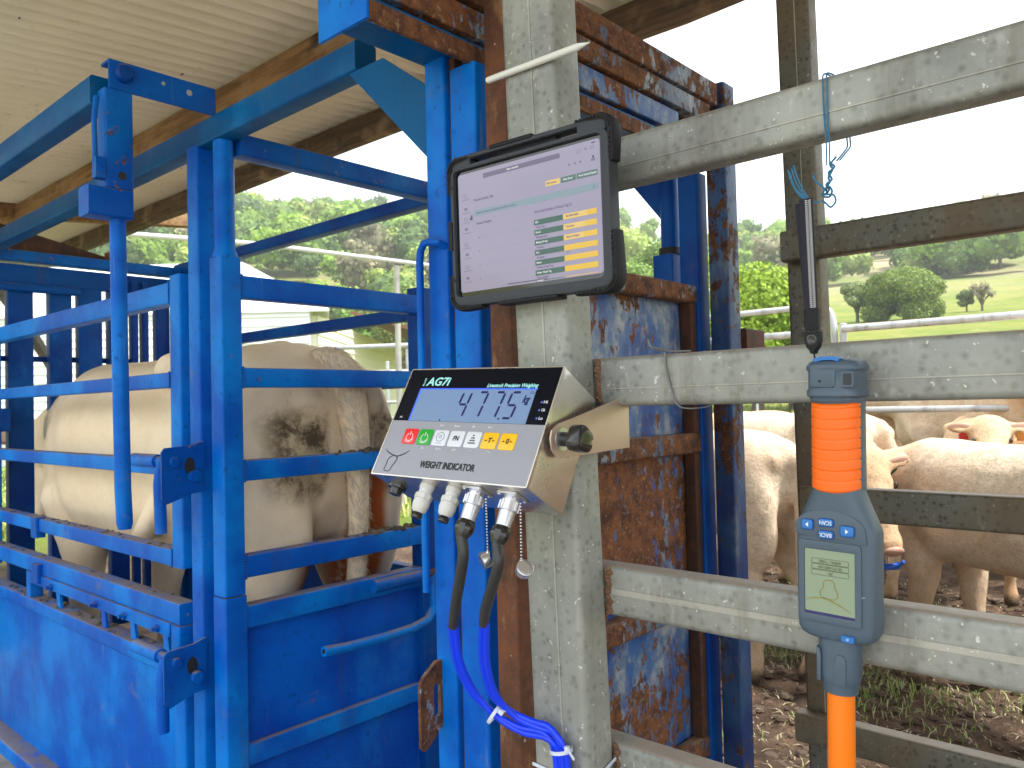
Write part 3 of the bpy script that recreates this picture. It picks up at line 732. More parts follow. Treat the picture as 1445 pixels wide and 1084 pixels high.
def bumper(cx, cz, sx, sz, lx, lz):
    r_ = .016; pts = []
    for i in range(9):
        t = R(90*i/8); pts.append((cx-sx*r_+sx*r_*math.cos(t), cz-sz*r_+sz*r_*math.sin(t)))
    pts = [(pts[0][0], pts[0][1]-sz*lz)]+pts+[(pts[-1][0]-sx*lx, pts[-1][1])]
    g = G(); rings = []
    for i, (x, z) in enumerate(pts):
        a = pts[max(i-1, 0)]; b = pts[min(i+1, len(pts)-1)]; d = Vector((b[0]-a[0], 0, b[1]-a[1])).normalized(); n_ = Vector((d.z, 0, -d.x))
        sc = .72 if i in (0, len(pts)-1) else 1; ring = []
        for q_ in range(12):
            t = 2*math.pi*q_/12; ring.append(Vector((x, .002, z))+n_*(.0050*sc*math.copysign(abs(math.cos(t))**.6, math.cos(t)))+Vector((0, 1, 0))*(.0120*sc*math.copysign(abs(math.sin(t))**.6, math.sin(t))))
        rings.append(ring)
    g.loft(rings); b_ = T('bumper', g, 'rubber', cs)
    g = G()
    for i in range(1, len(pts)):
        for f_ in ([.5] if i < len(pts)-1 and i > 1 else [.12, .26, .4, .54, .68, .82]):
            x = pts[i-1][0]*(1-f_)+pts[i][0]*f_; z = pts[i-1][1]*(1-f_)+pts[i][1]*f_
            g.lathe((x, -.0105, z), (0, -1, 0), [(0, .0016), (.0016, .0013)], 6)
    T('bumper_studs', g, 'black', b_, smooth=0)
bumper(.1315, .1035, 1, 1, .034, .038); bumper(-.1255, .0985, -1, 1, .024, .03); bumper(.1325, -.0995, 1, -1, .042, .052); bumper(-.1255, -.1000, -1, -1, .034, .030)
T('case_lip', slab(rrect(-.045, .05, -.103, -.0975, .002), -.0095, .012, .002), 'rubber', cs)
T('side_port', slab(rrect(-.128, -.1215, -.022, .018, .002), -.0095, .004), 'rubber', cs)
for z in (.063, -.062): T('case_screw', G().lathe((-.1205, -.0082, z), (0, -1, 0), [(0, .0028), (.0004, .0028)], 12), 'black', cs)
T('glass', slab(rrect(-.1200, .1195, -.0865, .0858, .006), -.0022, .006), 'glass_black')
sc_ = T('screen', slab(rrect(-HW, HW, -HH, HH, .004), -.0026, -.0022), 'screen')
def ui(u0, u1, v0, v1, mat, y=-.0030, name='screen_block'):
    return T(name, flat(-HW+2*HW*u0, -HW+2*HW*u1, HH-2*HH*v1, HH-2*HH*v0, y), mat, sc_)
def ut(s, u, v, h, mat='ui_ink', align='LEFT', fit=None, y=-.0034):
    return text(s, h, (-HW+2*HW*u, HH-2*HH*v), y, mat, sc_, align=align, sx=.9, ext=.0001)
ui(.20, .745, .035, .073, 'ui_bar', name='address_bar'); ut('farm records', .38, .054, .0040, 'ui_pale')
ui(.647, .744, .225, .268, 'ui_yellow_pale', name='screen_button'); ui(.75, .845, .225, .268, 'ui_green_pale', name='screen_button'); ui(.852, .982, .225, .268, 'ui_green_pale', name='screen_button')
ut('Edit Animal', .655, .247, .0035); ut('New Event', .765, .247, .0035, 'ui_pale'); ut('Print Animal Details', .866, .247, .0035, 'ui_pale')
ui(.122, .985, .325, .375, 'ui_teal', name='banner'); ut('Animal record has been found and the details are shown', .135, .352, .0033); ut('x', .955, .35, .005)
ut('Recent Animal  File', .125, .240, .0048); ut('Recent Weights', .138, .440, .0045)
ut('Recorded Details of Visual Tag 12', .565, .447, .0046)
rows = ['EID', 'Visual Tag', 'Breed', 'Management', 'Mating Group', 'Location', 'Sire', 'Property', 'Status', 'Mother Visual Tag', 'Father Visual Tag', 'Date of Birth', 'Gender']
for i in range(7):
    v0 = .510+.0795*i; v1 = min(v0+.042, .992)
    ui(.560, .7565, v0, v1, 'ui_green', name='table_cell'); 
    ui(.757, .970, v0, v1, 'ui_yellow', name='table_cell')
    if i < 3: ui(.757, .91-.012*i, v0+.0004, v1-.0004, 'ui_yellow_pale', -.0033, 'table_cell')
    if i < 6: ut(rows[2*i+1], .572, v0+.060, .0037)
    ut(rows[2*i], .570, (v0+v1)/2, .0036, 'ui_pale')
    if i in (0, 1, 2): ut(['982 0000 0000', 'Charolais', 'Mature Weight'][i], .775, (v0+v1)/2, .0034, y=-.0037)
ut('no', .775, .8, .0036)
for i, v in enumerate((.19, .30, .385, .47, .60, .685, .79, .885)):
    if i % 2 == 0: T('screen_icon', stroke([(-HW+.0125+.0028*math.cos(t), HH-2*HH*v+.0026*math.sin(t)) for t in [2*math.pi*q_/14 for q_ in range(14)]], .0004, -.0030, closed=True), 'ui_ink', sc_)
    else: ui(.045, .067, v-.012, v+.010, 'ui_ink', name='screen_icon')
    ui(.028, .088, v+.030, v+.034, 'ui_ink', name='screen_caption')
T('cursor', G().plate([(-HW+.0195, HH-.0635), (-HW+.0245, HH-.0635), (-HW+.0238, HH-.0565)], .0003, (0, -.0032, 0), (1, 0, 0), (0, 0, 1)), 'ui_dark', sc_)
for i in range(4): ui(.15, .158, .555+.115*i, .562+.115*i, 'ui_ink', name='axis_mark'); ui(.18, .49, .556+.115*i, .5568+.115*i, 'ui_bar' if 0 else 'ui_teal', name='axis_line')
for u in (.80, .838, .872): ui(u, u+.010, .135, .150, 'ui_ink', name='screen_icon')
ui(.953, .963, .118, .137, 'ui_dark', name='user_icon'); ui(.945, .970, .140, .158, 'ui_ink', name='user_icon')
T('screen_icon', stroke([(-HW+2*HW*u_, HH-2*HH*v_) for u_, v_ in ((.945, .065), (.965, .065), (.965, .045), (.945, .045))], .0004, -.0030, closed=True), 'ui_ink', sc_)
T('screen_icon', stroke([(-HW+2*HW*u_, HH-2*HH*v_) for u_, v_ in ((.858, .072), (.878, .072), (.878, .05), (.858, .05))], .0004, -.0030, closed=True), 'ui_ink', sc_)
ut('+', .905, .06, .007); ui(.95, .972, .018, .026, 'ui_dark', name='battery_mark')
ui(.36, .64, .980, .985, 'ui_dark', -.0040, name='home_bar')

# stylus on the post
st = thing('stylus', 'white pencil shaped stylus stuck slanting across the top of the grey post', 'stylus', (.7755, .731, 1.599))
pa, pb = Vector((.7755, .731, 1.599)), Vector((.7755, .559, 1.5955)); ln = (pb-pa).length
part('barrel', G().lathe(pa, pb-pa, [(0, .002), (.0008, .0036), (.003, .0045), (ln-.018, .0045)], 20), 'white_plastic', st)
part('tip', G().lathe(pa+(pb-pa)*((ln-.0178)/ln), pb-pa, [(0, .00445), (.014, .0013), (.0178, .0006)], 20), 'white_plastic', st)

# ================================================================ WEIGHT INDICATOR
IR = Matrix(((.0831, .8676, .4902), (-.9961, .0872, .0146), (-.0301, -.4895, .8715))).to_3x3()
IR = Matrix([[a/1 for a in row] for row in IR])
q_ = IR.to_quaternion().normalized(); IR = q_.to_matrix()
wi = thing('weight_indicator', 'stainless livestock weight indicator reading 477.5 kg on its side bracket', 'scale indicator', (.7315, .7074, 1.2069), IR)
def I(name, g, mat, par=None, **k): return part(name, g, mat, par or wi, local=True, **k)
en = I('enclosure', G().box(-.125, .125, .0006, .0825, -.157, 0), 'steel', bevel=.0025)
I('rim', frame(rrect(-.1253, .1253, -.1573, .0003, .002, 3), rrect(-.1236, .1236, -.1556, -.0012, .001, 3), -.0008, .004), 'steel', en)
pn = I('front_panel', flat(-.1236, .1236, -.1556, -.0785, -.0002, .002), 'panel_grey')
pk = I('display_window', flat(-.1236, .1236, -.0785, -.0012, -.0002, .002), 'panel_black')
ld = I('lcd', flat(-.0935, .0950, -.0782, -.0318, -.0006, .0004), 'lcd', pk)
I('lcd_edge', flat(-.0962, .0965, -.0317, -.0298, -.0006, .0004), 'lcd_edge', pk); I('lcd_edge', flat(-.0962, -.0938, -.0782, -.0318, -.0006, .0004), 'lcd_edge', pk)
def size_ok(h): return h > .006
def itext(s, x, z, h, mat, par, fitw=None, shear=0, rot=0, y=-.0007, align='CENTER'):
    o = text(s, h, (x, z), y, mat, par, align=align, shear=shear, rot=rot, ext=.00012, bold=.028 if size_ok(h) else .008)
    if fitw and not rot:
        xs = [v.co.x for v in o.data.vertices]; f_ = fitw/(max(xs)-min(xs)); c_ = (max(xs)+min(xs))/2
        for v in o.data.vertices: v.co.x = x+(v.co.x-c_)*f_
    return o
itext('AG7i', -.0678, -.0205, .0170, 'cyan_ink', pk, .041, .12)
itext('Model', -.0925, -.0205, .0048, 'cyan_ink', pk, None, 0, R(90))
itext('Livestock Precision Weighing', .057, -.0262, .0072, 'cyan_ink', pk, .079, .25)
for i, (s_, z) in enumerate((('Hi', -.0487), ('Ok', -.0593), ('Lo', -.0702))):
    itext(s_, .1145, z, .0055, 'white_ink', pk, .0055); I('status_light', G().lathe((.1085, -.0003, z), (0, -1, 0), [(0, .0014), (.0005, .0012)], 10), 'led', pk)
itext('AC', -.111, -.0735, .0035, 'white_ink', pk)
# seven segment digits
SEG = {'4': 'fgbc', '7': 'abc', '5': 'afgcd'}
def digit(ch, cx, cz, w_=.0135, h_=.0355, t=.0031, sh=.12):
    hw, hh = w_/2, h_/2; g_ = .0009
    S_ = {'a': ((-hw, hh), (hw, hh)), 'g': ((-hw, 0), (hw, 0)), 'd': ((-hw, -hh), (hw, -hh)), 'f': ((-hw, hh), (-hw, 0)), 'b': ((hw, hh), (hw, 0)), 'e': ((-hw, 0), (-hw, -hh)), 'c': ((hw, 0), (hw, -hh))}
    g = G()
    for s_ in SEG[ch]:
        (x0, z0), (x1, z1) = S_[s_]; d = Vector((x1-x0, z1-z0)).normalized(); n_ = Vector((-d.y, d.x))*t/2
        a = Vector((x0, z0))+d*g_; b = Vector((x1, z1))-d*g_
        out_ = [a, a+d*t/2+n_, b-d*t/2+n_, b, b-d*t/2-n_, a+d*t/2-n_]
        g.plate([(cx+p.x+p.y*sh, cz+p.y) for p in out_], .0002, (0, -.00085, 0), (1, 0, 0), (0, 0, 1))
    return g
for ch, cx in (('4', -.0115), ('7', .0150), ('7', .0415), ('5', .0660)):
    I('digit', digit(ch, cx, -.0535), 'lcd_ink', ld)
I('decimal_point', flat(.0515, .0540, -.0735, -.0712, -.0009, .0002), 'lcd_ink', ld)
I('decimal_point', flat(-.0420, -.0400, -.0772, -.0752, -.0009, .0002), 'lcd_ink', ld)
itext('kg', .0855, -.0455, .0145, 'lcd_ink', ld, .0105, .25, y=-.0009)
I('battery_mark', stroke([(.0885, -.0350), (.0935, -.0350), (.0935, -.0370), (.0885, -.0370)], .0005, -.0009, closed=True), 'lcd_ink', ld)
# keys
def pw(cx, cz, r_=.0056):
    g = stroke([(cx+r_*math.cos(R(a)), cz-.0012+r_*math.sin(R(a))) for a in range(118, 423, 19)], .0007, -.0016)
    h_ = stroke([(cx, cz+.001), (cx, cz+.0068)], .0008, -.0016); g.add(h_.v, h_.f)
    h_ = stroke([(cx+(r_+.0018)*math.cos(R(a)), cz-.0012+(r_+.0018)*math.sin(R(a))) for a in range(215, 345, 16)], [.0003]+[.0007]*7+[.0003], -.0016); return g.add(h_.v, h_.f)
KZ = -.1010
for i, (cx, mat) in enumerate(((-.0812, 'key_red'), (-.0550, 'key_green'), (-.0284, 'key_white'), (-.0018, 'key_white'), (.0248, 'key_white'), (.0514, 'key_yellow'), (.0782, 'key_yellow'))):
    kz = KZ-.0002*i
    kk = I('key', slab(rrect(cx-.0117, cx+.0117, kz-.0108, kz+.0108, .0025, 4), -.0014, 0, .0005), mat, pn)
    if i < 2: I('power_symbol', pw(cx, kz), 'white_ink', kk)
    elif i == 2:
        for rr in (.0062, .0018): I('dial_symbol', stroke([(cx+rr*math.cos(t), kz+.0012+rr*math.sin(t)) for t in [2*math.pi*a/20 for a in range(20)]], .0005, -.0016, closed=True), 'lcd_ink', kk)
        I('dial_symbol', stroke([(cx-.0052, kz-.0075), (cx+.0052, kz-.0075)], .0005, -.0016), 'lcd_ink', kk)
    elif i == 3: itext('FN', cx, kz, .0088, 'black_ink', kk, .0098, .12, y=-.0017)
    elif i == 4:
        g = G()
        for r_ in range(4):
            for c_ in range(r_+1): g.lathe((cx+(c_-r_/2)*.0029, -.0014, kz+.0055-r_*.0034), (0, -1, 0), [(0, .0012), (.0004, .0011)], 8)
        I('count_symbol', g, 'black_ink', kk)
    else:
        itext('T' if i == 5 else '0', cx, kz, .0092, 'black_ink', kk, None, .12, y=-.0017)
        for s_ in (-1, 1):
            g = stroke([(cx+s_*.0080, kz), (cx+s_*.0052, kz)], .0007, -.0016); g.plate([(cx+s_*.0036, kz), (cx+s_*.0058, kz+.0013), (cx+s_*.0058, kz-.0013)], .0003, (0, -.0015, 0), (1, 0, 0), (0, 0, 1)); I('arrow', g, 'black_ink', kk)
for s_, x in (('Hold', -.0330), ('Accum', -.0075), ('Set', .0190), ('Zero', .0450)): itext(s_, x, -.0840, .0034, 'white_ink', pn)
for s_, x in (('ESC', -.0520), ('TOTAL', -.0250), ('UNIT', .0010), ('<', .0270), ('^  v', .0540), ('>', .0810)): itext(s_, x, -.1165, .0034, 'white_ink', pn)
itext('WEIGHT INDICATOR', -.0017, -.1388, .0125, 'black_ink', pn, .089)
lg = I('horned_head_emblem', stroke([(-.1165, -.1205), (-.1095, -.1252), (-.100, -.1285), (-.0915, -.1300), (-.0890, -.1335), (-.0905, -.1385), (-.0935, -.1440), (-.0945, -.1495), (-.0975, -.1515), (-.1030, -.1512), (-.1055, -.1490), (-.1045, -.1430), (-.1050, -.1370), (-.1035, -.1325), (-.0985, -.1298)],
      [.0003, .0013, .0016, .0015, .0014, .0012, .0011, .0010, .0009, .0009, .0009, .0009, .0009, .0010, .0006], -.0007), 'black_ink', pn)
I('horned_head_emblem', stroke([(-.0925, -.1302), (-.0865, -.1290), (-.0790, -.1255), (-.0725, -.1210)], [.0008, .0016, .0013, .0003], -.0007), 'black_ink', pn)
# bracket, washer and knob on the right side
g = G(); o1 = []
inv = MW[wi.name].inverted()
def wl(p): return inv @ Vector(p)
bk = G(); yb = .5755
ol = [(.7015, 1.120), (.7030, 1.107), (.7110, 1.098), (.7220, 1.0955), (.800, 1.0985), (.862, 1.1005), (.862, 1.163), (.840, 1.164), (.822, 1.160), (.745, 1.142), (.716, 1.136), (.7045, 1.129)]
bk.plate([(x, z) for x, z in ol], .0025, (0, yb, 0), (1, 0, 0), (0, 0, 1)); bk.box(.8595, .862, yb-.0012, .64, 1.101, 1.163)
part('bracket', bk, 'steel_satin', wi, bevel=.0008)
kp = Vector((.7235, yb-.001, 1.118)); ax = (0, -1, 0)
part('washer', G().lathe(kp, ax, [(0, .0135), (.0012, .0135)], 24), 'chrome', wi)
kn = part('knob', G().lathe(kp, ax, [(.0012, .0085), (.010, .0085), (.011, .009), (.017, .0095)], 18), 'bakelite', wi)
g = G(); n_ = 56
def lob(r_): return [r_*(1+.085*math.copysign(abs(math.cos(3.5*t))**.7, math.cos(3.5*t))*1.0) for t in [2*math.pi*i/n_ for i in range(n_)]]
rings = []
for t, r_ in ((.015, .0115), (.016, .0145), (.018, .0158), (.030, .0158), (.0325, .0150), (.034, .012), (.0345, .006)):
    rr = lob(r_); rings.append([kp+Vector((rr[i]*math.cos(2*math.pi*i/n_), -t, rr[i]*math.sin(2*math.pi*i/n_))) for i in range(n_)])
g.loft(rings); part('knob_head', g, 'bakelite', kn)
# left side knob and plugs below
part('knob', G().lathe(MW[wi.name] @ Vector((-.1255, .045, -.071)), MW[wi.name].to_3x3() @ Vector((-1, 0, 0)), [(0, .008), (.01, .008), (.011, .0145), (.026, .0145), (.028, .011)], 14), 'bakelite', wi)
dn = (0, 0, -1)
I('blanking_plug', G().lathe((-.108, .036, -.157), dn, [(0, .0125), (.004, .012), (.0045, .0085), (.012, .008), (.013, .005)], 14), 'bakelite')
for cx, cy in ((-.0435, .023), (-.0010, .025)):
    ga = I('cable_gland', G().lathe((cx, cy, -.157), dn, [(0, .0095), (.006, .0095), (.0062, .0085), (.0115, .0085)], 18), 'nylon')
    I('gland_nut', G().lathe((cx, cy, -.157), dn, [(.0117, .0095), (.0125, .0112), (.019, .0112), (.0195, .010)], 8), 'nylon', ga, smooth=20)
    I('gland_dome', G().lathe((cx, cy, -.157), dn, [(.0196, .0105), (.026, .0108), (.034, .009), (.0365, .0062)], 14), 'nylon', ga)
    I('gland_plug', G().lathe((cx, cy, -.157), dn, [(.0365, .0060), (.0385, .0070), (.0435, .0068), (.0445, .004)], 14), 'bakelite', ga)
def mwp(x, y, z): return MW[wi.name] @ Vector((x, y, z))
caps = (((.655, .634, 1.052), (.655, .633, .994)), ((.658, .584, 1.050), (.656, .583, .990)))
for i, (cx, cy) in enumerate(((.0385, .022), (.087, .028))):
    so_ = I('socket', slab(rrect(-.0145, .0145, -.0145, .0145, .003, 3), 0, .003), 'chrome')
    for v in so_.data.vertices: x, y, z = v.co; v.co = (cx+x, cy+z, -.1572-.003+y)
    I('gasket', G().box(cx-.0152, cx+.0152, cy-.0152, cy+.0152, -.1572, -.1566), 'rubber', so_)
    g = G()
    for sx2 in (-1, 1):
        for sy2 in (-1, 1): g.lathe((cx+sx2*.0108, cy+sy2*.0108, -.1602), dn, [(0, .0024), (.0012, .0018)], 8)
    I('socket_screws', g, 'chrome', so_)
    # dust cap on a bead chain
    a, b = caps[i]
    dc = thing('dust_cap', ['alloy connector dust cap on bead chain hanging between the two cables', 'alloy connector dust cap on bead chain hanging right of both cables'][i], 'dust cap', b, group='dust caps on bead chains')
    g = G(); nb = 17
    for j in range(nb+1):
        t = j/nb; p = Vector(a)*(1-t)+Vector(b)*t; g.ell(p, (.0013, .0013, .0013), 8, 6)
    part('bead_chain', g, 'chrome', dc)
    cap_ax = Vector((-.8, .45, -.35)) if i == 0 else Vector((-.35, -.6, .55))
    cb_ = Vector(b)+Vector((0, .004 if i == 0 else -.004, -.0115))
    cpb = part('cap_body', G().lathe(cb_-cap_ax.normalized()*.005, cap_ax, [(0, .0075), (.0, .0092), (.006, .0098), (.0095, .0098), (.0100, .0088), (.0101, .003)], 14), 'chrome', dc)
    part('cap_lug', G().lathe(Vector(b)+Vector((0, 0, -.001)), (0, 0, -1), [(0, .0022), (.004, .0026), (.005, .0018)], 10), 'chrome', dc)
    # plug, sleeve and blue cores
    base = mwp(cx, cy, -.160); dz = MW[wi.name].to_3x3() @ Vector((0, 0, -1))
    cab = thing('instrument_cable', ['left instrument cable with metal plug, grey sleeve and blue cores', 'right instrument cable with metal plug, grey sleeve and blue cores'][i], 'cable', base, group='instrument cables under the weight indicator')
    pg = part('plug', G().lathe(base, dz, [(0, .0098), (.004, .0098), (.0045, .0112), (.017, .0112), (.0175, .0098), (.019, .0098), (.0355, .0090), (.036, .0082)], 20), 'chrome', cab)
    g = G()
    for j in range(8):
        t = 2*math.pi*j/8; u_ = dz.orthogonal().normalized(); v_ = dz.cross(u_); p = base+dz*.0055+(u_*math.cos(t)+v_*math.sin(t))*.0106
        g.tube([p, p+dz*.0105], .0022, 6)
    part('plug_grip', g, 'chrome', pg)
    part('backshell', G().lathe(base+dz*.036, dz, [(0, .0098), (.002, .0110), (.006, .0118), (.010, .0118), (.014, .0108), (.021, .0070)], 10), 'bakelite', cab, smooth=25)
    e0 = base+dz*.052
    path = ([(.642, .6545, 1.003), (.646, .664, .985), (.655, .681, .950), (.667, .702, .915), (.679, .7185, .888)] if i == 0 else [(.649, .6060, .998), (.652, .614, .982), (.658, .629, .955), (.667, .647, .930), (.674, .658, .915), (.679, .6655, .899)])
    path[0] = tuple(e0+dz*.004)
    def smooth_path(P_, n=6):
        P_ = [Vector(p) for p in P_]; o_ = []
        for a_ in range(len(P_)-1):
            p0, p1, p2, p3 = P_[max(a_-1, 0)], P_[a_], P_[a_+1], P_[min(a_+2, len(P_)-1)]
            for b_ in range(n):
                t = b_/n; o_.append(.5*((2*p1)+(p2-p0)*t+(2*p0-5*p1+4*p2-p3)*t*t+(3*p1-p0-3*p2+p3)*t**3))
        return o_+[P_[-1]]
    sp = smooth_path([tuple(e0)]+path); part('sleeve', G().tube(sp, [.0066]*(len(sp)-8)+[.0062]*8, 16), 'sleeve', cab)
    main = ([(.679, .7185, .889), (.681, .720, .884), (.700, .732, .836), (.725, .732, .791), (.745, .712, .761), (.757, .680, .747), (.762, .649, .7475), (.767, .635, .737), (.770, .630, .709), (.770, .629, .60), (.770, .627, .40)] if i == 0 else
            [(.679, .6655, .900), (.681, .667, .894), (.700, .686, .845), (.725, .696, .797), (.748, .684, .768), (.760, .657, .758), (.764, .637, .756), (.767, .624, .742), (.770, .6195, .711), (.770, .619, .60), (.770, .617, .40)])
    for s_ in (-1, 1):
        pts_ = [Vector(p)+Vector((-.0008*s_, .0031*s_, .0030*s_ if 3 < j < 8 else 0)) for j, p in enumerate(main)]
        part('core', G().tube(smooth_path(pts_, 8), .0042, 12), 'cable_blue', cab)
MAT['tie'] = m_plain('translucent_nylon', (.60, .66, .78), .35, var=0, coat=.3)
def cable_tie(c, ax_, r_, tail, label, sq=1.0):
    ax_ = Vector(ax_).normalized(); a = ax_.cross(Vector((1, 0, 0))).normalized(); b = ax_.cross(a)
    t_ = thing('cable_tie', label, 'cable tie', c, group='white cable ties')
    g = G(); n_ = 28; rings = []
    for i in range(n_+1):
        t = 2*math.pi*i/n_; d = a*math.cos(t)+b*math.sin(t)*sq
        p = Vector(c)+d*r_; rings.append([p+ax_*.0022, p+ax_*.0022+d.normalized()*.0011, p-ax_*.0022+d.normalized()*.0011, p-ax_*.0022])
    g.loft(rings, cap=False); part('strap', g, 'tie', t_)
    hd = Vector(c)+Vector((-.004, -r_*.95, r_*.4)); part('head', G().bar(hd-ax_*.0035, hd+ax_*.0035, .0055, .006, .001), 'tie', t_)
    g = G(); td = Vector(tail); g.bar(hd, hd+td, .004, .0012, .0003, ax_); part('tail', g, 'tie', t_)
cable_tie((.744, .712, .764), (.3, -.75, -.55), .0145, (-.004, -.011, .006), 'white cable tie bunching the blue cables where they bend')
cable_tie((.768, .6245, .733), (0, -.15, -1), .0135, (-.003, -.013, -.008), 'white cable tie round the blue cables lower on the grey post')
t3 = thing('cable_tie', 'thin white cable tie strapped round the grey post at the bottom edge', 'cable tie', (.80, .63, .7), group='white cable ties')
g = G(); g.bar((.7785, .6805, .697), (.7785, .5925, .692), .0012, .0042, .0003, (1, 0, 0)); g.bar((.7785, .5915, .692), (.8395, .5915, .709), .0012, .0042, .0003, (0, 1, 0)); part('strap', g, 'tie', t3)

# ================================================================ TAG READER on its lanyard
rot = Matrix.Rotation(R(-3.0), 3, 'Z') @ Matrix.Rotation(R(1.6), 3, 'X') @ DR
rd = thing('tag_reader', 'orange and blue grey stick tag reader hanging upside down in front of the rails', 'tag reader', (.806, .288, 1.198), rot)
def D(name, g, mat, par=None, **k): return part(name, g, mat, par or rd, local=True, **k)
def body(prof, n=48, cx=0.0):
    """prof: (z, half width, half depth, exponent, y centre)"""
    g = G(); rings = []
    for z, a, b, e, yc in prof:
        ring = []
        for i in range(n):
            t = 2*math.pi*i/n; c_, s_ = math.cos(t), math.sin(t)
            ring.append((cx+a*math.copysign(abs(c_)**(2/e), c_), yc+b*math.copysign(abs(s_)**(2/e), s_), z))
        rings.append(ring)
    return g.loft(rings)
hd = D('head', body([(0, .015, .010, 2.6, 0), (-.0015, .021, .017, 3, 0), (-.004, .0255, .021, 3.2, 0), (-.008, .0275, .0235, 3.4, 0), (-.011, .0275, .0235, 3.4, 0), (-.013, .0255, .022, 3.6, 0), (-.030, .0255, .022, 3.6, 0), (-.032, .0268, .0235, 3.6, 0), (-.037, .0268, .0235, 3.6, 0), (-.039, .0245, .0215, 3.2, 0), (-.0425, .024, .021, 3, 0)]), 'reader_grey')
D('battery_door', slab(rrect(-.019, .006, -.029, -.006, .003), -.0232, -.018, .0012), 'reader_grey', hd)
D('latch', slab([(-.017, -.0005), (-.009, .0018), (.004, .0018), (.010, -.0005), (.008, -.0035), (.002, -.0018), (-.007, -.0018), (-.015, -.0035)], -.021, .0), 'reader_blue', hd)
D('latch_hole', G().lathe((-.009, -.0231, -.0225), (0, -1, 0), [(0, .0014), (.0003, .0014)], 12), 'black', hd)
D('side_recess', slab(rrect(.0115, .0235, -.0285, -.013, .002), -.0228, -.018), 'reader_grey', hd)
D('side_recess', slab(rrect(.0135, .0215, -.0265, -.015, .0015), -.0231, -.018), 'case_grey', hd)
prof = []
nr = 90
for i in range(nr+1):
    t = i/nr; z = -.0425-.087*t
    gphase = (t*8.6) % 1; groove = .0007*max(0, 1-abs(gphase-.5)/.09) if .04 < t < .97 else 0
    edge_ = .0018*max(0, 1-t/.02)+.0018*max(0, (t-.98)/.02)
    prof.append((z-.0018*(0), .0242-groove-edge_, .0212-groove-edge_, 2.6, 0))
g = body(prof, 64)
g.v = [(x, y, z-(.0022*(y/.02)**1 if y < 0 else 0)*-1*0+(-.0030*(1-(x/.025)**2) if y < 0 else 0)) for x, y, z in g.v]
grp = D('grip', g, 'reader_orange')
D('grip_back', body([(-.041, .0246, .020, 2.6, .0022), (-.135, .0248, .020, 2.6, .0022)]), 'reader_grey')
D('housing', body([(-.126, .0243, .0205, 2.6, .001), (-.134, .0252, .0205, 2.7, .001), (-.145, .0295, .0200, 3.0, .001), (-.158, .0350, .0195, 3.6, .001), (-.168, .0386, .0190, 4.5, .001), (-.172, .0392, .0188, 5, .001), (-.262, .0385, .0188, 5, .001), (-.270, .0378, .0186, 5, .001), (-.2755, .0355, .0180, 4, .001), (-.2785, .031, .0165, 3.4, .001), (-.2795, .026, .014, 3, .001)]), 'reader_grey')
D('face_bezel', frame(rrect(-.0335, .0275, -.262, -.181, .004), rrect(-.0278, .0215, -.2545, -.1895, .001), -.0195, -.015), 'reader_grey', bevel=.0008)
D('arched_shoulder', slab([(-.036, -.176)]+[(-.003+.034*math.cos(R(a)), -.168+.018*math.sin(R(a))) for a in range(175, -1, -12)]+[(.033, -.180)], -.0190, -.015), 'reader_grey', bevel=.0006)
ls = D('screen', flat(-.0275, .0212, -.2542, -.1898, -.0183, .002), 'reader_lcd')
D('screen_edge', flat(-.0275, .0212, -.2545, -.2520, -.0187, .0004), 'lcd_ink', ls)
for j, (z0, s_) in enumerate(((-.2035, 'ANIMAL 1 THERE'), (-.2092, 'EID 951 000012345'), (-.2149, 'J051'))):
    D('screen_box', stroke(rrect(-.0205, .0155, z0, z0+.0050, .0008, 2), .00045, -.0187, closed=True), 'reader_line', ls)
    text(s_, .0036, (-.0025, z0+.0025), -.0188, 'reader_line', ls, rot=math.pi, sx=.8, ext=.0001, bold=0)
D('cattle_head_outline', stroke([(-.0265, -.2410), (-.019, -.2388), (-.012, -.2378), (-.0115, -.2360), (-.0125, -.2310), (-.0090, -.2265), (-.0092, -.2215), (-.0065, -.2192), (-.0005, -.2192), (.0015, -.2215), (.0018, -.2262), (.0050, -.2310), (.0045, -.2355), (.0010, -.2380), (-.0060, -.2378), (-.0105, -.2372), (-.0020, -.2392), (.0080, -.2430), (.0170, -.2480)],
   [.0004]+[.0011]*3+[.0010]*12+[.0011, .0011, .0004], -.0187), 'reader_ink', ls)
def btn(cx, cz, w_, h_, lab, sym=None, sl_=0):
    bb = D('button', slab([(x, z+sl_*(x-cx)) for x, z in rrect(cx-w_/2, cx+w_/2, cz-h_/2, cz+h_/2, .0022, 4)], -.0212, -.016, .0008), 'reader_blue')
    D('button_rim', slab([(x, z+sl_*(x-cx)) for x, z in rrect(cx-w_/2-.0008, cx+w_/2+.0008, cz-h_/2-.0009, cz+h_/2+.0006, .0026, 4)], -.0200, -.016), 'reader_blue_dark', bb)
    if lab: text(lab, .0056, (cx, cz), -.0214, 'white_ink', bb, rot=math.pi, sx=.85, ext=.0001, bold=.002)
    if sym: D('arrow', G().plate([(cx+sym*.0016, cz), (cx-sym*.0014, cz+.0022), (cx-sym*.0014, cz-.0022)], .0003, (0, -.0213, 0), (1, 0, 0), (0, 0, 1)), 'white_ink', bb)
btn(-.0240, -.1655, .0112, .0098, None, -1); btn(.0150, -.1685, .0128, .0100, None, 1)
btn(-.0055, -.1620, .0140, .0072, 'SCAN'); btn(-.0055, -.1740, .0140, .0072, 'BACK')
pb2 = D('power_button', slab(rrect(.0085, .0205, -.2765, -.2705, .0010, 3), -.0205, -.016), 'reader_blue'); 
D('power_symbol', stroke([(.0145+.0010*math.cos(R(a)), -.2735+.0010*math.sin(R(a))) for a in range(0, 360, 40)], .0004, -.0208, closed=True), 'white_ink', pb2)
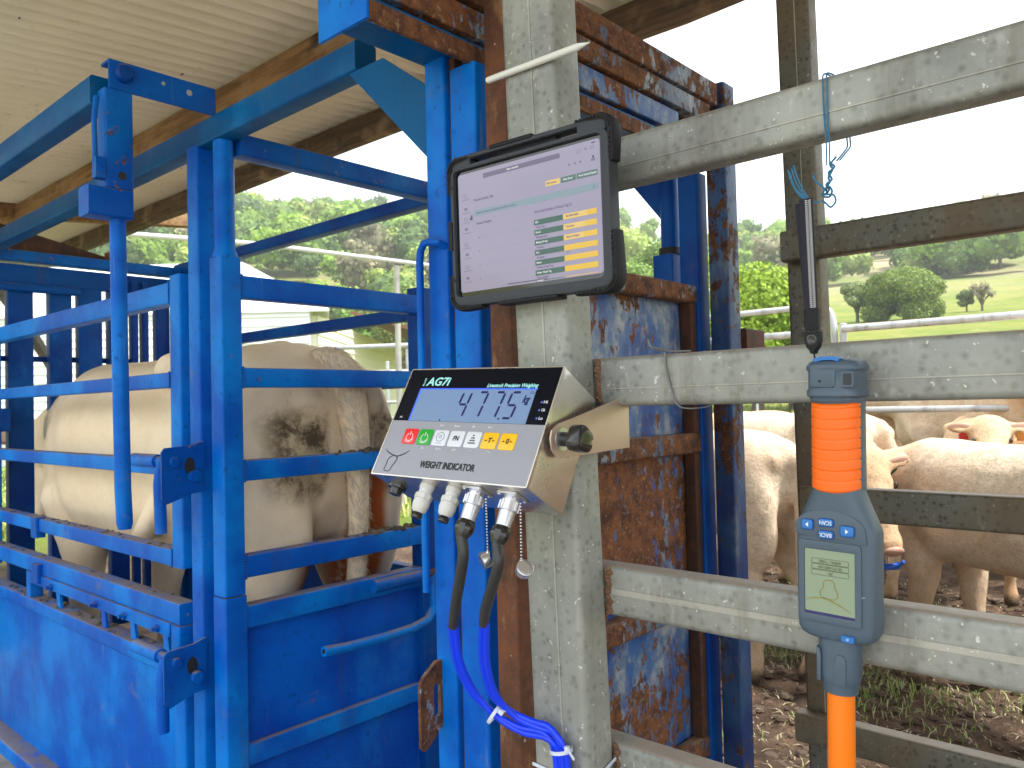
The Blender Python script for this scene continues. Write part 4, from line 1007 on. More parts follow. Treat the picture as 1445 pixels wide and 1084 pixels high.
D('scuff', stroke([(.027, -.2310), (.031, -.2302)], .0004, -.0192), 'nylon')
D('collar', body([(-.277, .0205, .0150, 2.6, .001), (-.315, .0200, .0160, 2.4, .001), (-.322, .0185, .0158, 2.2, .001), (-.3235, .0175, .0155, 2, .001), (-.333, .0165, .0150, 2, .001)]), 'reader_grey')
D('collar_fin', slab([(-.002, -.322), (.000, -.296), (.003, -.2925), (.008, -.2925), (.0105, -.296), (.0105, -.322)], -.0157, -.010, .0008), 'reader_grey')
D('collar_fin', slab([(-.0145, -.322), (-.0140, -.297), (-.0155, -.290), (-.0185, -.288), (-.0185, -.322)], -.0140, -.008, .0008), 'reader_grey')
D('pole', body([(-.331, .0132, .0132, 2, .001), (-.9, .0132, .0132, 2, .001), (-.905, .011, .011, 2, .001)], 32), 'pole_orange')

# lanyard
ly = thing('lanyard', 'black wrist lanyard with pale woven stripe looped on blue twine', 'lanyard', (.815, .314, 1.30))
part('strap', G().bar((.8155, .318, 1.366), (.8125, .3150, 1.250), .0012, .0135, .0004, (1, .05, 0)), 'webbing', ly)
part('strap', G().bar((.8190, .325, 1.363), (.8145, .3165, 1.250), .0012, .0120, .0004, (1, .05, 0)), 'webbing', ly)
g = G(); ns = 58
for i in range(ns):
    t = i/ns; p = Vector((.8143, .3155, 1.364))*(1-t)+Vector((.8113, .3125, 1.251))*t
    for s_ in (-1, 1):
        g.bar(p+Vector((0, .0030*s_, 0)), p+Vector((-.0002, .0004*s_, -.0012)), .0005, .0008, .0002, (1, 0, 0), 1)
st2 = part('woven_stripe', g, 'webbing_white', ly, smooth=0); st2['kind'] = 'stuff'
part('clip', G().rbox(.808, .818, .3075, .3215, 1.2285, 1.250, 'z', .002), 'rubber', ly)
bk_ = part('buckle', slab([(x, z) for x, z in [(-.0078, .010), (.0078, .010), (.0078, .001), (.0060, -.006), (.0030, -.0095), (.002, -.0125), (-.002, -.0125), (-.003, -.0095), (-.006, -.006), (-.0078, .001)]], -.005, .005, .0015), 'rubber', ly, local=True)
for v in bk_.data.vertices: x, y, z = v.co; v.co = (y-.002, -x+.000, z+1.217-1.30)
part('buckle_button', G().lathe((.8085, .314, 1.2185), (-1, 0, 0), [(0, .0055), (.0008, .0055), (.0012, .0042), (.0006, .003)], 18), 'bakelite', ly)
part('cord', G().tube([(.812, .3135, 1.206), (.811, .3125, 1.200), (.811, .310, 1.194)], .0009, 8), 'rubber', ly)

# twine tied over the top rail
tw = thing('twine', 'blue baling twine looped over the top rail and knotted above the lanyard', 'twine', (.86, .30, 1.46))
def TW(name, pts_, r_=.0011, n=5): part(name, G().tube(smooth_path(pts_, n), r_, 8), 'twine', tw)
for dy in (-.0016, .0016):
    TW('loop', [(.830, .299+dy, 1.400), (.8345, .3005+dy, 1.432), (.8375, .3025+dy, 1.450), (.8375, .3025+dy*1.4, 1.488), (.8395, .3020+dy, 1.4995), (.858, .300+dy, 1.501), (.8785, .298+dy, 1.499), (.8795, .296+dy, 1.47), (.8785, .294+dy, 1.434), (.866, .290+dy, 1.426), (.850, .286+dy, 1.418), (.836, .291+dy, 1.404)], .0009)
TW('twist', [(.834, .292, 1.408), (.830, .297, 1.400), (.828, .294, 1.394), (.829, .299, 1.387), (.826, .2965, 1.381), (.827, .301, 1.376), (.825, .299, 1.370)], .0012)
TW('twist', [(.829, .298, 1.402), (.831, .293, 1.397), (.827, .298, 1.391), (.829, .2955, 1.384), (.825, .300, 1.379), (.827, .298, 1.373), (.824, .303, 1.368)], .0012)
TW('knot', [(.824, .303, 1.372), (.822, .297, 1.376), (.824, .294, 1.371), (.827, .298, 1.366), (.824, .304, 1.368), (.822, .301, 1.374), (.822, .309, 1.383), (.823, .312, 1.389), (.822, .309, 1.391)], .0011)
TW('knot', [(.823, .300, 1.368), (.822, .292, 1.366), (.822, .290, 1.359), (.822, .295, 1.354), (.822, .300, 1.359), (.823, .304, 1.363)], .0011)
for i, (dy, dz2) in enumerate(((0, 0), (.002, -.004), (.004, -.001), (-.002, .003), (.001, -.008))):
    TW('frayed_end', [(.820, .305, 1.361), (.819, .312, 1.362), (.818, .320+dy*.4, 1.370+dz2*.5), (.817, .328+dy, 1.385+dz2), (.817, .3325+dy, 1.401+dz2)], .0008)
wt = solo('tie_wire', G().tube(smooth_path([(.846, .474, 1.2185), (.842, .498, 1.2195), (.832, .505, 1.2215), (.834, .510, 1.223), (.830, .514, 1.224), (.834, .518, 1.2225), (.832, .521, 1.227), (.833, .5245, 1.235)], 6), .0011, 8), 'tie_wire', 'loop of grey tie wire hooked over the middle rail beside the post', 'wire', (.84, .5, 1.218))
part('wire_loop', G().tube(smooth_path([(.836, .528, 1.227), (.834, .518, 1.225), (.836, .511, 1.2205), (.834, .506, 1.2235), (.8375, .5045, 1.218), (.8375, .5035, 1.200), (.8375, .498, 1.178), (.8365, .492, 1.160), (.841, .484, 1.151), (.858, .470, 1.1505), (.876, .462, 1.156), (.8795, .460, 1.18), (.8795, .466, 1.21), (.872, .470, 1.219)], 6), .0011, 8), 'tie_wire', None)
wl_ = bpy.data.objects['wire_loop']; wl_.parent = wt; wl_.location = (-.84, -.5, -1.218)

# ================================================================ CATTLE
def m_coat(name, a, b, curl=1.0, dirt=.6, rear=False):
    k = N(name); o = k.co(); s_ = k.sep(o)
    c = k.mix(k.ramp(k.noise(3.2, 6, .6), .35, .65), a, b)
    c = k.mix(k.math('MULTIPLY', k.ramp(k.noise(26, 6, .7, k.co((.5, 1, 1)), .8), .48, .66), .32*min(1, curl)), c, tuple(x*.5 for x in b)); c = k.mix(k.math('MULTIPLY', k.ramp(k.noise(26, 4, .7, None, 3.0), .49, .64), .42*min(1, curl)), c, tuple(x*.42 for x in b))
    low = k.ramp(k.math('ADD', s_[2], k.math('MULTIPLY', k.noise(7, 6, .7), .5)), .92, .50)
    c = k.mix(k.math('MULTIPLY', low, dirt), c, (.34, .205, .11))
    hoofm = k.ramp(k.math('ADD', s_[2], k.math('MULTIPLY', k.noise(18, 5, .7), .10)), .12, .07)
    c = k.mix(k.math('MULTIPLY', hoofm, .9), c, (.055, .038, .028))
    if rear:
        ay = k.math('ABSOLUTE', s_[1])
        fx = k.ramp(s_[0], .34, .10)
        z1 = k.math('MULTIPLY', k.ramp(s_[2], .84, .92), k.ramp(s_[2], 1.14, 1.06))
        y1 = k.math('MULTIPLY', k.ramp(ay, .045, .07), k.ramp(ay, .25, .17))
        mk = k.math('MULTIPLY', k.math('MULTIPLY', fx, z1), y1)
        st = k.math('MULTIPLY', mk, k.ramp(k.noise(9, 8, .78), .44, .60))
        c = k.mix(k.math('MULTIPLY', mk, .55), c, (.36, .27, .13))
        c = k.mix(k.math('MULTIPLY', st, .92), c, (.05, .032, .018))
        z2 = k.math('MULTIPLY', k.ramp(s_[2], .45, .52), k.ramp(s_[2], 1.0, .90))
        y2 = k.math('MULTIPLY', k.ramp(s_[1], -.15, -.12), k.ramp(s_[1], -.045, -.065))
        c = k.mix(k.math('MULTIPLY', k.math('MULTIPLY', k.math('MULTIPLY', k.ramp(s_[0], .30, .15), z2), y2), k.ramp(k.noise(12, 6, .7), .28, .48)), c, (.42, .10, .025))
        z3 = k.math('MULTIPLY', k.ramp(s_[2], .40, .5), k.ramp(s_[2], .78, .70))
        y3 = k.math('MULTIPLY', k.ramp(s_[1], .025, .04), k.ramp(s_[1], .19, .10))
        c = k.mix(k.math('MULTIPLY', k.math('MULTIPLY', z3, y3), k.ramp(s_[0], .45, .12)), c, (.20, .055, .02))
        c = k.mix(k.math('MULTIPLY', k.ramp(k.noise(16, 8, .75, k.co((1, 1, .5))), .60, .72), .30), c, (.30, .19, .09))
    h = k.math('ADD', k.noise(60, 4, .6, k.co((.4, 1, 1)), 1.8*min(1, curl)+.2), k.math('MULTIPLY', k.noise(26, 4, .7, None, 3.0), 1.6*curl))
    k.bump(h, .12+.34*curl, .006*curl+.003)
    return k.done(c, .88, spec=.2)
MAT['coat_crush'] = m_coat('cream_coat', (.92, .76, .54), (.82, .65, .44), .15, .25, True)
MAT['coat_a'] = m_coat('pale_curly_coat', (.80, .66, .50), (.64, .47, .32), .8, .5)
MAT['coat_b'] = m_coat('sandy_curly_coat', (.68, .49, .31), (.52, .34, .20), .8, .6)
MAT['hair_a'] = m_plain('pale_hair', (.72, .58, .43), .8, var=.6); MAT['hair_b'] = m_plain('sandy_hair', (.64, .46, .30), .8, var=.6)
MAT['hair_grey'] = m_plain('grey_tail_hair', (.70, .63, .52), .8, var=.45)
MAT['skin_pink'] = m_plain('pink_skin', (.50, .30, .22), .55, var=.2)
MAT['ear_pink'] = m_plain('pink_inner_ear', (.55, .34, .26), .7, var=.2)
MAT['eye'] = m_plain('dark_eye', (.015, .010, .008), .12, coat=.5, var=0)
MAT['tag_red'] = m_plain('red_ear_tag', (.75, .08, .07), .4, var=.05); MAT['tag_green'] = m_plain('green_ear_tag', (.03, .22, .17), .4, var=.05)
MAT['tag_orange'] = m_plain('orange_ear_tag', (.85, .40, .10), .4, var=.05)
MAT['ring_blue'] = m_plain('blue_weaning_ring', (.003, .12, .70), .3, coat=.3, var=.03)
MAT['dark_hair'] = m_plain('dark_tail_switch', (.05, .035, .025), .9, var=.3)

def superring(x, yc, zc, ry, rzt, rzb, e=2.3, n=28):
    out_ = []
    for i in range(n):
        t = 2*math.pi*i/n; c_, s_ = math.cos(t), math.sin(t)
        out_.append((x, yc+ry*math.copysign(abs(c_)**(2/e), c_), zc+(rzt if s_ > 0 else rzb)*math.copysign(abs(s_)**(2/e), s_)))
    return out_
def remesh(name, g, voxel, mat, root, smooth_it=6, disp=0.0):
    me = bpy.data.meshes.new('tmp'); me.from_pydata([tuple(p) for p in g.v], [], g.f)
    bm = bmesh.new(); bm.from_mesh(me); bmesh.ops.recalc_face_normals(bm, faces=bm.faces); bm.to_mesh(me); bm.free()
    o = bpy.data.objects.new('tmp', me); C.objects.link(o)
    m = o.modifiers.new('r', 'REMESH'); m.mode = 'VOXEL'; m.voxel_size = voxel; m.adaptivity = 0
    m = o.modifiers.new('s', 'SMOOTH'); m.factor = .5; m.iterations = smooth_it
    dg = bpy.context.evaluated_depsgraph_get(); dg.update()
    me2 = bpy.data.meshes.new_from_object(o.evaluated_get(dg)); bpy.data.objects.remove(o); bpy.data.meshes.remove(me)
    me2.name = name; me2.materials.clear(); me2.materials.append(M(mat))
    if disp:
        n_ = len(me2.vertices); co = np.empty(n_*3); no = np.empty(n_*3); me2.vertices.foreach_get('co', co); me2.vertex_normals.foreach_get('vector', no)
        co = co.reshape(-1, 3); no = no.reshape(-1, 3)
        d = np.array([noise.noise(Vector(p)*14)*.6+noise.noise(Vector(p)*34)*.4 for p in co]); co += no*(d*disp)[:, None]
        me2.vertices.foreach_set('co', co.ravel()); me2.update()
    me2.polygons.foreach_set('use_smooth', [True]*len(me2.polygons))
    o2 = link(bpy.data.objects.new(name, me2)); o2.parent = root; MW[o2.name] = MW[root.name]
    return o2
def hair(body, n, length, width, mat, root, lift=.35, curl=1.0, seed=1, name='coat_hair'):
    me = body.data; me.calc_loop_triangles(); nt_ = len(me.loop_triangles)
    tri = np.empty(nt_*3, np.int32); me.loop_triangles.foreach_get('vertices', tri); tri = tri.reshape(-1, 3)
    co = np.empty(len(me.vertices)*3); me.vertices.foreach_get('co', co); co = co.reshape(-1, 3)
    a, b, c = co[tri[:, 0]], co[tri[:, 1]], co[tri[:, 2]]; cr = np.cross(b-a, c-a); ar = np.linalg.norm(cr, axis=1)
    rg_ = np.random.default_rng(seed); ix = rg_.choice(nt_, n, p=ar/ar.sum()); u = rg_.random((n, 2)); fl = u.sum(1) > 1; u[fl] = 1-u[fl]
    p = a[ix]+(b[ix]-a[ix])*u[:, :1]+(c[ix]-a[ix])*u[:, 1:]; nn = cr[ix]/np.maximum(ar[ix][:, None], 1e-9)
    keep = p[:, 2] > .12; p, nn = p[keep], nn[keep]; n = len(p)
    cv = np.array([noise.noise_vector(Vector(q_)*9) for q_ in p])
    d = np.array([-.55, 0, -.75])+cv*1.5*curl+rg_.normal(0, .18, (n, 3)); d -= nn*(d*nn).sum(1)[:, None]; d /= np.maximum(np.linalg.norm(d, axis=1)[:, None], 1e-6)
    L_ = length*(.6+.8*rg_.random(n))[:, None]; sd_ = np.cross(d, nn)*width
    m_ = p+d*L_*.5+nn*L_*lift; t_ = p+d*L_+nn*L_*lift*.55
    base = p-nn*.001
    v = np.stack([base-sd_, base+sd_, m_+sd_*.8, m_-sd_*.8, t_], 1).reshape(-1, 3)
    o_ = np.arange(n)*5; F = []
    for i in o_: F.append((i, i+1, i+2, i+3)); F.append((i+3, i+2, i+4))
    m2 = bpy.data.meshes.new(name); m2.from_pydata(v.tolist(), [], F); m2.materials.append(M(mat)); m2.polygons.foreach_set('use_smooth', [True]*len(m2.polygons))
    o2 = link(bpy.data.objects.new(name, m2)); o2.parent = root; o2['kind'] = 'stuff'; MW[o2.name] = MW[root.name]; return o2

def make_cow(label, pos, heading, s=1.0, coat='coat_a', head='level', yaw_=0.0, voxel=.02, steps=(0, 0, 0, 0), group='pale calves standing in the yard', hairn=0, tail=True, adult=False, name='cow', tags=(), ring=False, disp=.006, cat='cow'):
    h_ = Vector((heading[0], heading[1], 0)).normalized()
    rot = Matrix(((h_.x, -h_.y, 0), (h_.y, h_.x, 0), (0, 0, 1)))
    rt_ = thing(name, label, cat, pos, rot, group)
    g = G()
    T_ = [(-.005, 1.07, .07, .10, .12), (.03, 1.05, .18, .17, .20), (.10, 1.03, .245, .235, .28), (.22, 1.00, .255, .305, .31), (.38, .98, .275, .335, .32), (.52, .97, .285, .335, .33),
          (.75, .955, .315, .340, .345), (1.0, .95, .325, .345, .345), (1.2, .95, .30, .355, .345), (1.38, .96, .25, .35, .34), (1.52, .98, .19, .29, .30), (1.62, 1.0, .12, .20, .22), (1.66, 1.0, .05, .10, .10)]
    if not adult: T_ = [(x, z, ry*.82, a*.93, b*.84) for x, z, ry, a, b in T_]
    g.loft([superring(x*s, 0, z*s, ry*s, a*s, b*s) for x, z, ry, a, b in T_])
    def E(c, r_, rot_=None): g.ell([v*s for v in c], [v*s for v in r_], 16, 12, rot_)
    def CP(a, ra, b, rb): g.cap([v*s for v in a], ra*s, [v*s for v in b], rb*s, 14)
    w_ = 1.0 if adult else .85
    for sg_ in (-1, 1):
        (E((.50, .232*sg_, 1.232), (.075, .055, .058)) if adult else E((.50, .19*sg_, 1.17), (.10, .04, .05))); E((.035, .105*sg_*w_, 1.13), (.05, .045, .06))
        E((.18, .160*sg_*w_, .90), (.19, .115*w_, .30)); E((.13, .150*sg_*w_, .78), (.135, .095*w_, .22))
        dx = steps[0 if sg_ > 0 else 1]
        CP((.26, .16*sg_*w_, .78), .135*w_, (.19+dx*.4, .165*sg_*w_, .58), .088*w_); CP((.19+dx*.4, .165*sg_*w_, .58), .085*w_, (.045+dx, .165*sg_*w_, .42), .052)
        CP((.045+dx, .165*sg_*w_, .42), .050, (.085+dx, .165*sg_*w_, .13), .036); CP((.085+dx, .165*sg_*w_, .13), .042, (.105+dx, .165*sg_*w_, .055), .05); CP((.105+dx, .165*sg_*w_, .055), .048, (.125+dx, .165*sg_*w_, .02), .055)
        dx = steps[2 if sg_ > 0 else 3]
        E((1.36, .17*sg_*w_, .92), (.17, .10*w_, .26)); CP((1.36, .165*sg_*w_, .80), .125*w_, (1.30, .165*sg_*w_, .60), .082)
        CP((1.30, .165*sg_*w_, .60), .080, (1.33+dx*.6, .155*sg_*w_, .38), .052); CP((1.33+dx*.6, .155*sg_*w_, .38), .054, (1.32+dx, .155*sg_*w_, .12), .036)
        CP((1.32+dx, .155*sg_*w_, .12), .042, (1.345+dx, .155*sg_*w_, .02), .054)
    E((1.55, 0, .80), (.13, .11, .16))
    pol = {'mid': (2.0, 0, 1.10), 'level': (1.98, 0, 1.20), 'up': (1.86, 0, 1.42), 'down': (2.06, 0, .98), 'low': (2.0, 0, .75)}[head]
    hd_ = {'mid': (.55, 0, -.83), 'level': (.80, 0, -.60), 'up': (.82, 0, -.52), 'down': (.50, 0, -.86), 'low': (.3, 0, -.95)}[head]
    pol = Vector((pol[0]-.3*abs(math.sin(yaw_)), .34*math.sin(yaw_), pol[2])); base = Vector((1.42, 0, 1.06))
    hv = Matrix.Rotation(yaw_*1.6, 3, 'Z') @ Vector(hd_); hv.normalize()
    nm = base*.5+pol*.5+Vector((0, 0, .02))
    g.cap(base*s, .235*s*w_, nm*s, .165*s, 14); g.cap(nm*s, .165*s, pol*s, .125*s, 14)
    side_ = Vector((0, 0, 1)).cross(hv).normalized(); upv = hv.cross(side_)
    HR = Matrix((hv, side_, upv)).transposed()
    def HP(a, b, c): return (pol+hv*a+side_*b+upv*c)*s
    g.ell(HP(.04, 0, .02), (.14*s, .105*s, .10*s), 16, 12, HR); g.ell(HP(.17, 0, .0), (.16*s, .085*s, .095*s), 16, 12, HR)
    g.cap(HP(.16, 0, .005), .085*s, HP(.36, 0, -.015), .062*s, 14); g.ell(HP(.40, 0, -.015), (.055*s, .072*s, .058*s), 14, 10, HR)
    g.cap(HP(.12, 0, -.075), .05*s, HP(.36, 0, -.05), .04*s, 12)
    for sg_ in (-1, 1):
        g.ell(HP(.115, .075*sg_, .045), (.045*s, .030*s, .035*s), 10, 8, HR)
        e0 = HP(-.005, .09*sg_, .045); e1 = HP(-.035, .235*sg_, .03)
        er = (e1-e0).normalized(); ew = er.cross(upv).normalized(); M3 = Matrix((er, ew, er.cross(ew))).transposed()
        g.ell((e0+e1)/2, (.098*s, .052*s, .020*s), 12, 8, M3)
    if tail:
        g.tube([Vector((p[0], p[1], p[2]*(1 if adult else .945)))*s for p in ((.10, 0, 1.25), (.02, 0, 1.265), (-.035, 0, 1.22), (-.05, .0, 1.08), (-.045, .0, .85), (-.035, .005, .62), (-.03, .01, .50))], [v*s for v in (.05, .050, .042, .036, .030, .026, .022)], 10)
    if adult:
        g.cap(Vector((.30, 0, 1.275))*s, .045*s, Vector((1.2, 0, 1.262))*s, .04*s, 12)
        for sg_ in (-1, 1): g.cap(Vector((.42, .272*sg_, .93))*s, .045*s, Vector((.62, .290*sg_, .72))*s, .03*s, 10); g.cap(Vector((.12, .235*sg_, .98))*s, .05*s, Vector((.26, .262*sg_, .70))*s, .035*s, 10)
    bd = remesh('body', g, voxel, coat, rt_, 5, disp)
    for sg_ in (-1, 1):
        part('eye', G().ell(HP(.125, .098*sg_, .050), (.020*s, .012*s, .017*s), 10, 8, HR), 'eye', rt_, local=True)
        e0 = HP(-.005, .10*sg_, .045); e1 = HP(-.035, .225*sg_, .03); er = (e1-e0).normalized(); fwd = (hv+upv*.5).normalized(); ew = er.cross(fwd).normalized()
        M3 = Matrix((er, ew, er.cross(ew))).transposed()
        part('inner_ear', G().ell((e0+e1)/2+(hv*.014+upv*.004)*s, (.078*s, .034*s, .012*s), 12, 8, M3), 'ear_pink', rt_, local=True)
    part('nose', G().ell(HP(.440, 0, .000), (.022*s, .050*s, .034*s), 14, 10, HR), 'skin_pink', rt_, local=True)
    for mat, sg_, u_ in tags:
        c_ = HP(-.03+.0, (.12+.08*u_)*sg_, .01); part('ear_tag', G().plate([(-.026*s, -.035*s), (.026*s, -.035*s), (.030*s, .020*s), (.008*s, .040*s), (-.008*s, .040*s), (-.030*s, .020*s)], .003, c_+hv*.045*s-upv*.02*s, tuple(side_), tuple(upv)), mat, rt_, local=True)
    if ring:
        c_ = HP(.475, 0, -.045); g2 = G(); pts_ = [c_+side_*(.055*s*math.cos(R(a)))+upv*(.050*s*math.sin(R(a))) for a in range(-200, 25, 15)]
        g2.tube(pts_, [.008*s]*3+[.013*s]*(len(pts_)-6)+[.008*s]*3, 8); g2.plate([(-.055*s, -.02*s), (.055*s, -.02*s), (.075*s, -.085*s), (-.075*s, -.085*s)], .006, c_, tuple(side_), tuple(upv)); part('nose_ring', g2, 'ring_blue', rt_, local=True)
    if tail:
        tb_ = Vector((-.03, .01, .46))*s; g2 = G()
        for i in range(26):
            a = random.uniform(0, 6.28); r_ = random.uniform(0, .025); g2.tube([tb_+Vector((math.cos(a)*r_*.4, math.sin(a)*r_*.4, .06)), tb_+Vector((math.cos(a)*r_, math.sin(a)*r_, -.06)), tb_+Vector((math.cos(a)*r_*.8, math.sin(a)*r_*.8, -.17-random.uniform(0, .05)))], [.004, .005, .001], 4)
        sw = part('tail_switch', g2, 'dark_hair' if adult is None else ('hair_a' if coat != 'coat_b' else 'dark_hair'), rt_, local=True); sw['kind'] = 'stuff'
    if hairn: hair(bd, int(hairn*1.6), .024*s, .0008, 'hair_b' if coat == 'coat_b' else 'hair_a', rt_, .08, .8, len(label))
    return rt_, bd

random.seed(11)
c0_, b0_ = make_cow('large cream cow inside the blue crush, tail towards the camera', (1.312, 1.80, .05), (0, 1), 1.0, 'coat_crush', 'down', 0, .014, (0, .02, 0, 0), None, 0, False, True, disp=.002)
for v in b0_.data.vertices:
    if v.co.x > .4: v.co.x += (v.co.x-.4)*.13
b0_.data.update()
for o_ in c0_.children:
    if o_ is not b0_: o_.location.x += .22
# its tail, thick and shaggy at the root, hanging against the rails
g = G()
tl = [(.20, .0, 1.215), (.09, .0, 1.245), (.015, -.005, 1.215), (-.010, -.012, 1.12), (-.020, -.02, 1.0), (-.018, -.025, .86), (-.018, -.02, .72), (-.018, -.005, .60), (-.018, .015, .47)]
g.tube(smooth_path(tl, 5), [.040+.012*math.exp(-((i/40-.35)/.16)**2)-.018*(i/40) for i in range(41)], 12)
tl_ = part('tail', g, 'coat_crush', c0_, local=True, smooth=80)
hair(tl_, 3600, .026, .0010, 'hair_grey', c0_, .10, .35, 5, 'tail_hair')

CV = [
 ('pale calf seen from behind between rusty post and weathered post', (3.15, 1.32), (.40, .91), .80, 'coat_a', 'down', 0, (.06, -.04, 0, 0), 9000),
 ('pale calf side on behind the second lowest dark rail, right of the reader', (2.92, .05), (.60, .80), .77, 'coat_a', 'down', .5, (.05, -.10, .06, -.08), 16000),
 ('sandy calf facing the camera with a blue nose ring beside the reader', (4.66, 1.69), (-.937, -.35), .80, 'coat_b', 'mid', .30, (0, 0, 0, 0), 9000),
 ('calf with rounded rump behind the others, near the orange grip', (4.62, 1.42), (.40, .91), .84, 'coat_a', 'down', 0, (0, 0, 0, 0), 6000),
 ('calf with a red ear tag looking over the backs of the others', (6.1, 1.30), (-.90, -.24), .80, 'coat_b', 'level', 0, (0, 0, 0, 0), 5000),
 ('sandy calf back showing behind the side on calf at the right edge', (4.15, -.25), (.50, .86), .76, 'coat_b', 'down', 0, (0, 0, 0, 0), 5000),
 ('white calf hindquarters cut off by the right edge of the picture', (2.52, .28), (.35, -.94), .74, 'coat_a', 'down', 0, (.02, -.02, 0, 0), 7000),
 ('brown tinged calf low behind the others left of the weathered post', (5.0, 2.0), (.3, .95), .84, 'coat_b', 'down', 0, (0, 0, 0, 0), 0),
]
for i, (lab, p, hd, s_, coat, hm, yw, stp, hn) in enumerate(CV):
    make_cow(lab, (p[0], p[1], -.005), hd, s_, coat, hm, yw, .018, stp, hairn=hn, name='calf', cat='calf',
             tags=(('tag_red', -1, .3), ('tag_orange', 1, .6)) if i == 4 else (('tag_green', 1, .3),) if i == 2 else (), ring=(i == 2), disp=.004)
make_cow('cream cow beyond the pipe fence lifting its head and pink ears', (7.3, 1.35, .02), (-.93, -.30), 1.12, 'coat_a', 'level', -.15, .03, (0, 0, 0, 0), 'cows beyond the pipe fence', 0, True, True, tags=(('tag_orange', 1, .8),))
make_cow('cream cow beyond the pipe fence with only the back above the rail', (6.35, .2, .02), (.25, .96), 1.10, 'coat_a', 'down', 0, .03, (0, 0, 0, 0), 'cows beyond the pipe fence', 0, True, True)
make_cow('cream cow beyond the pipe fence left of the lanyard buckle height', (6.9, 2.35, .02), (.9, -.4), 1.10, 'coat_a', 'down', 0, .03, (0, 0, 0, 0), 'cows beyond the pipe fence', 0, True, True)

# ================================================================ PIPE FENCES
def pole_fence(label, pts, zs, r_, posts, grp=None, mat='galv_pipe', hoop=None):
    f_ = thing('pipe_fence', label, 'fence', (*pts[0], 0), group=grp)
    a, b = Vector((*pts[0], 0)), Vector((*pts[1], 0))
    for z, rr in zip(zs, r_):
        g = G(); g.tube([a+Vector((0, 0, z)), b+Vector((0, 0, z))], rr, 12); part('rail', g, mat, f_)
    for t, zt in posts:
        p = a*(1-t)+b*t; g = G(); g.tube([p+Vector((.02, 0, -.1)), p+Vector((.02, 0, zt))], .024, 12); g.ell(p+Vector((.02, 0, zt)), (.024, .024, .008), 12, 6); part('post', g, mat, f_)
    return f_
yf = pole_fence('galvanised pipe yard fence with thick top rail behind the calves', ((5.6, 1.96), (5.6, -2.5)), (1.625, 1.33, 1.065, .80, .53, .26), (.026, .018, .022, .018, .018, .018), ((0, 1.66), (.405, 1.60), (.425, 1.60), (.80, 1.6)))
g = G(); g.tube(smooth_path([(5.62, 4.0, 1.80), (5.62, 3.0, 1.80), (5.62, 2.16, 1.80), (5.62, 2.08, 1.78), (5.62, 2.03, 1.70), (5.62, 2.02, 1.4), (5.62, 2.02, 0)], 6), .022, 12); hoop = part('hoop', g, 'galv_pipe', yf)
pole_fence('left run of galvanised pipe yard fence in front of the bright green tree', ((5.64, 4.2), (5.64, 2.2)), (1.615, 1.50, 1.2, .9, .6, .3), (.026, .018, .018, .018, .018, .018), ((0, 1.64), (.5, 1.55)))
pole_fence('thin wire and post paddock fence beyond the cows', ((14, 6.5), (14, -6)), (1.72, 1.40), (.018, .012), tuple((i/12, 1.75) for i in range(13)), mat='galv_pipe')
pole_fence('pale pipe fence of the far yard seen through the crush, thick top rail', ((5.2, 10.2), (7.6, 6.4)), (1.95, 1.62), (.032, .024), ((.62, 1.9), ))
pole_fence('white panel gate behind the cow rump with twin posts', ((5.9, 8.6), (7.6, 6.7)), (1.60, 1.22, 1.02, .82, .55), (.026, .020, .018, .018, .018), ((.33, 1.74), (.39, 1.76), (.98, 1.7)))
pf = thing('pole_frame', 'long pale pole rail on an upright, beyond the rear gate', 'pole', (5.9, 6.95, 0))
g = G(); g.tube([(3.6, 9.3, 3.20), (4.785, 8.069, 3.037), (6.3, 6.4, 2.70)], [.032, .028, .022], 10); part('rail', g, 'nylon', pf)
g = G(); g.tube([(5.83, 6.97, 0), (5.81, 6.95, 2.76)], .035, 10); part('post', g, 'seam', pf)

# ================================================================ FARM BUILDINGS
MAT['clad_white'] = m_plain('white_cladding', (.78, .80, .82), .45, var=.06)
MAT['clad_cream'] = m_plain('cream_weatherboard', (.86, .84, .66), .6, var=.08)
MAT['soffit'] = m_plain('brown_roof_underside', (.16, .07, .035), .8, var=.3)
def clad_wall(name, a, b, z0, tops, n, mat, par, t=.02):
    """lapped boards between ground points a and b; tops = heights at a and b; one board every pitch"""
    a = Vector((*a, 0)); b = Vector((*b, 0)); d = (b-a).normalized(); nr_ = Vector((d.y, -d.x, 0)); 
    if nr_.dot(-a) < 0: nr_ = -nr_
    zt = max(tops); pitch_ = (zt-z0)/n; L_ = (b-a).length
    for i in range(n):
        zb = z0+pitch_*i; ze = zb+pitch_+.01
        t1 = 1.0
        if ze > tops[1]: t1 = max(0.02, (tops[0]-ze)/(tops[0]-tops[1]) if tops[0] != tops[1] else 1)
        e = a+(b-a)*t1; g = G()
        g.loft([[a+nr_*.0+Vector((0, 0, zb)), a+nr_*t+Vector((0, 0, zb)), a+nr_*.004+Vector((0, 0, ze)), a+Vector((0, 0, ze))], [e+Vector((0, 0, zb)), e+nr_*t+Vector((0, 0, zb)), e+nr_*.004+Vector((0, 0, ze)), e+Vector((0, 0, ze))]])
        part(name, g, mat, par)
shp = thing('farm_shed', 'white clad shed with a brown roofed cream wing beyond the crush', 'shed', (10.3, 15.4, 0))
cA = (10.3, 15.4); cB = (-1.5, 28.5)
wl2 = part('wall', G().loft([[(cA[0]+.03, cA[1]+.05, z) for z in (0, 3.45)]+[(cA[0]+.2, cA[1]+.2, z) for z in (3.45, 0)], [(cB[0]+.03, cB[1]+.05, z) for z in (0, 3.45)]+[(cB[0]+.2, cB[1]+.2, z) for z in (3.45, 0)]]), 'clad_white', shp)
clad_wall('cladding_board', cA, cB, .3, (3.45, 3.45), 16, 'clad_white', wl2, .035)
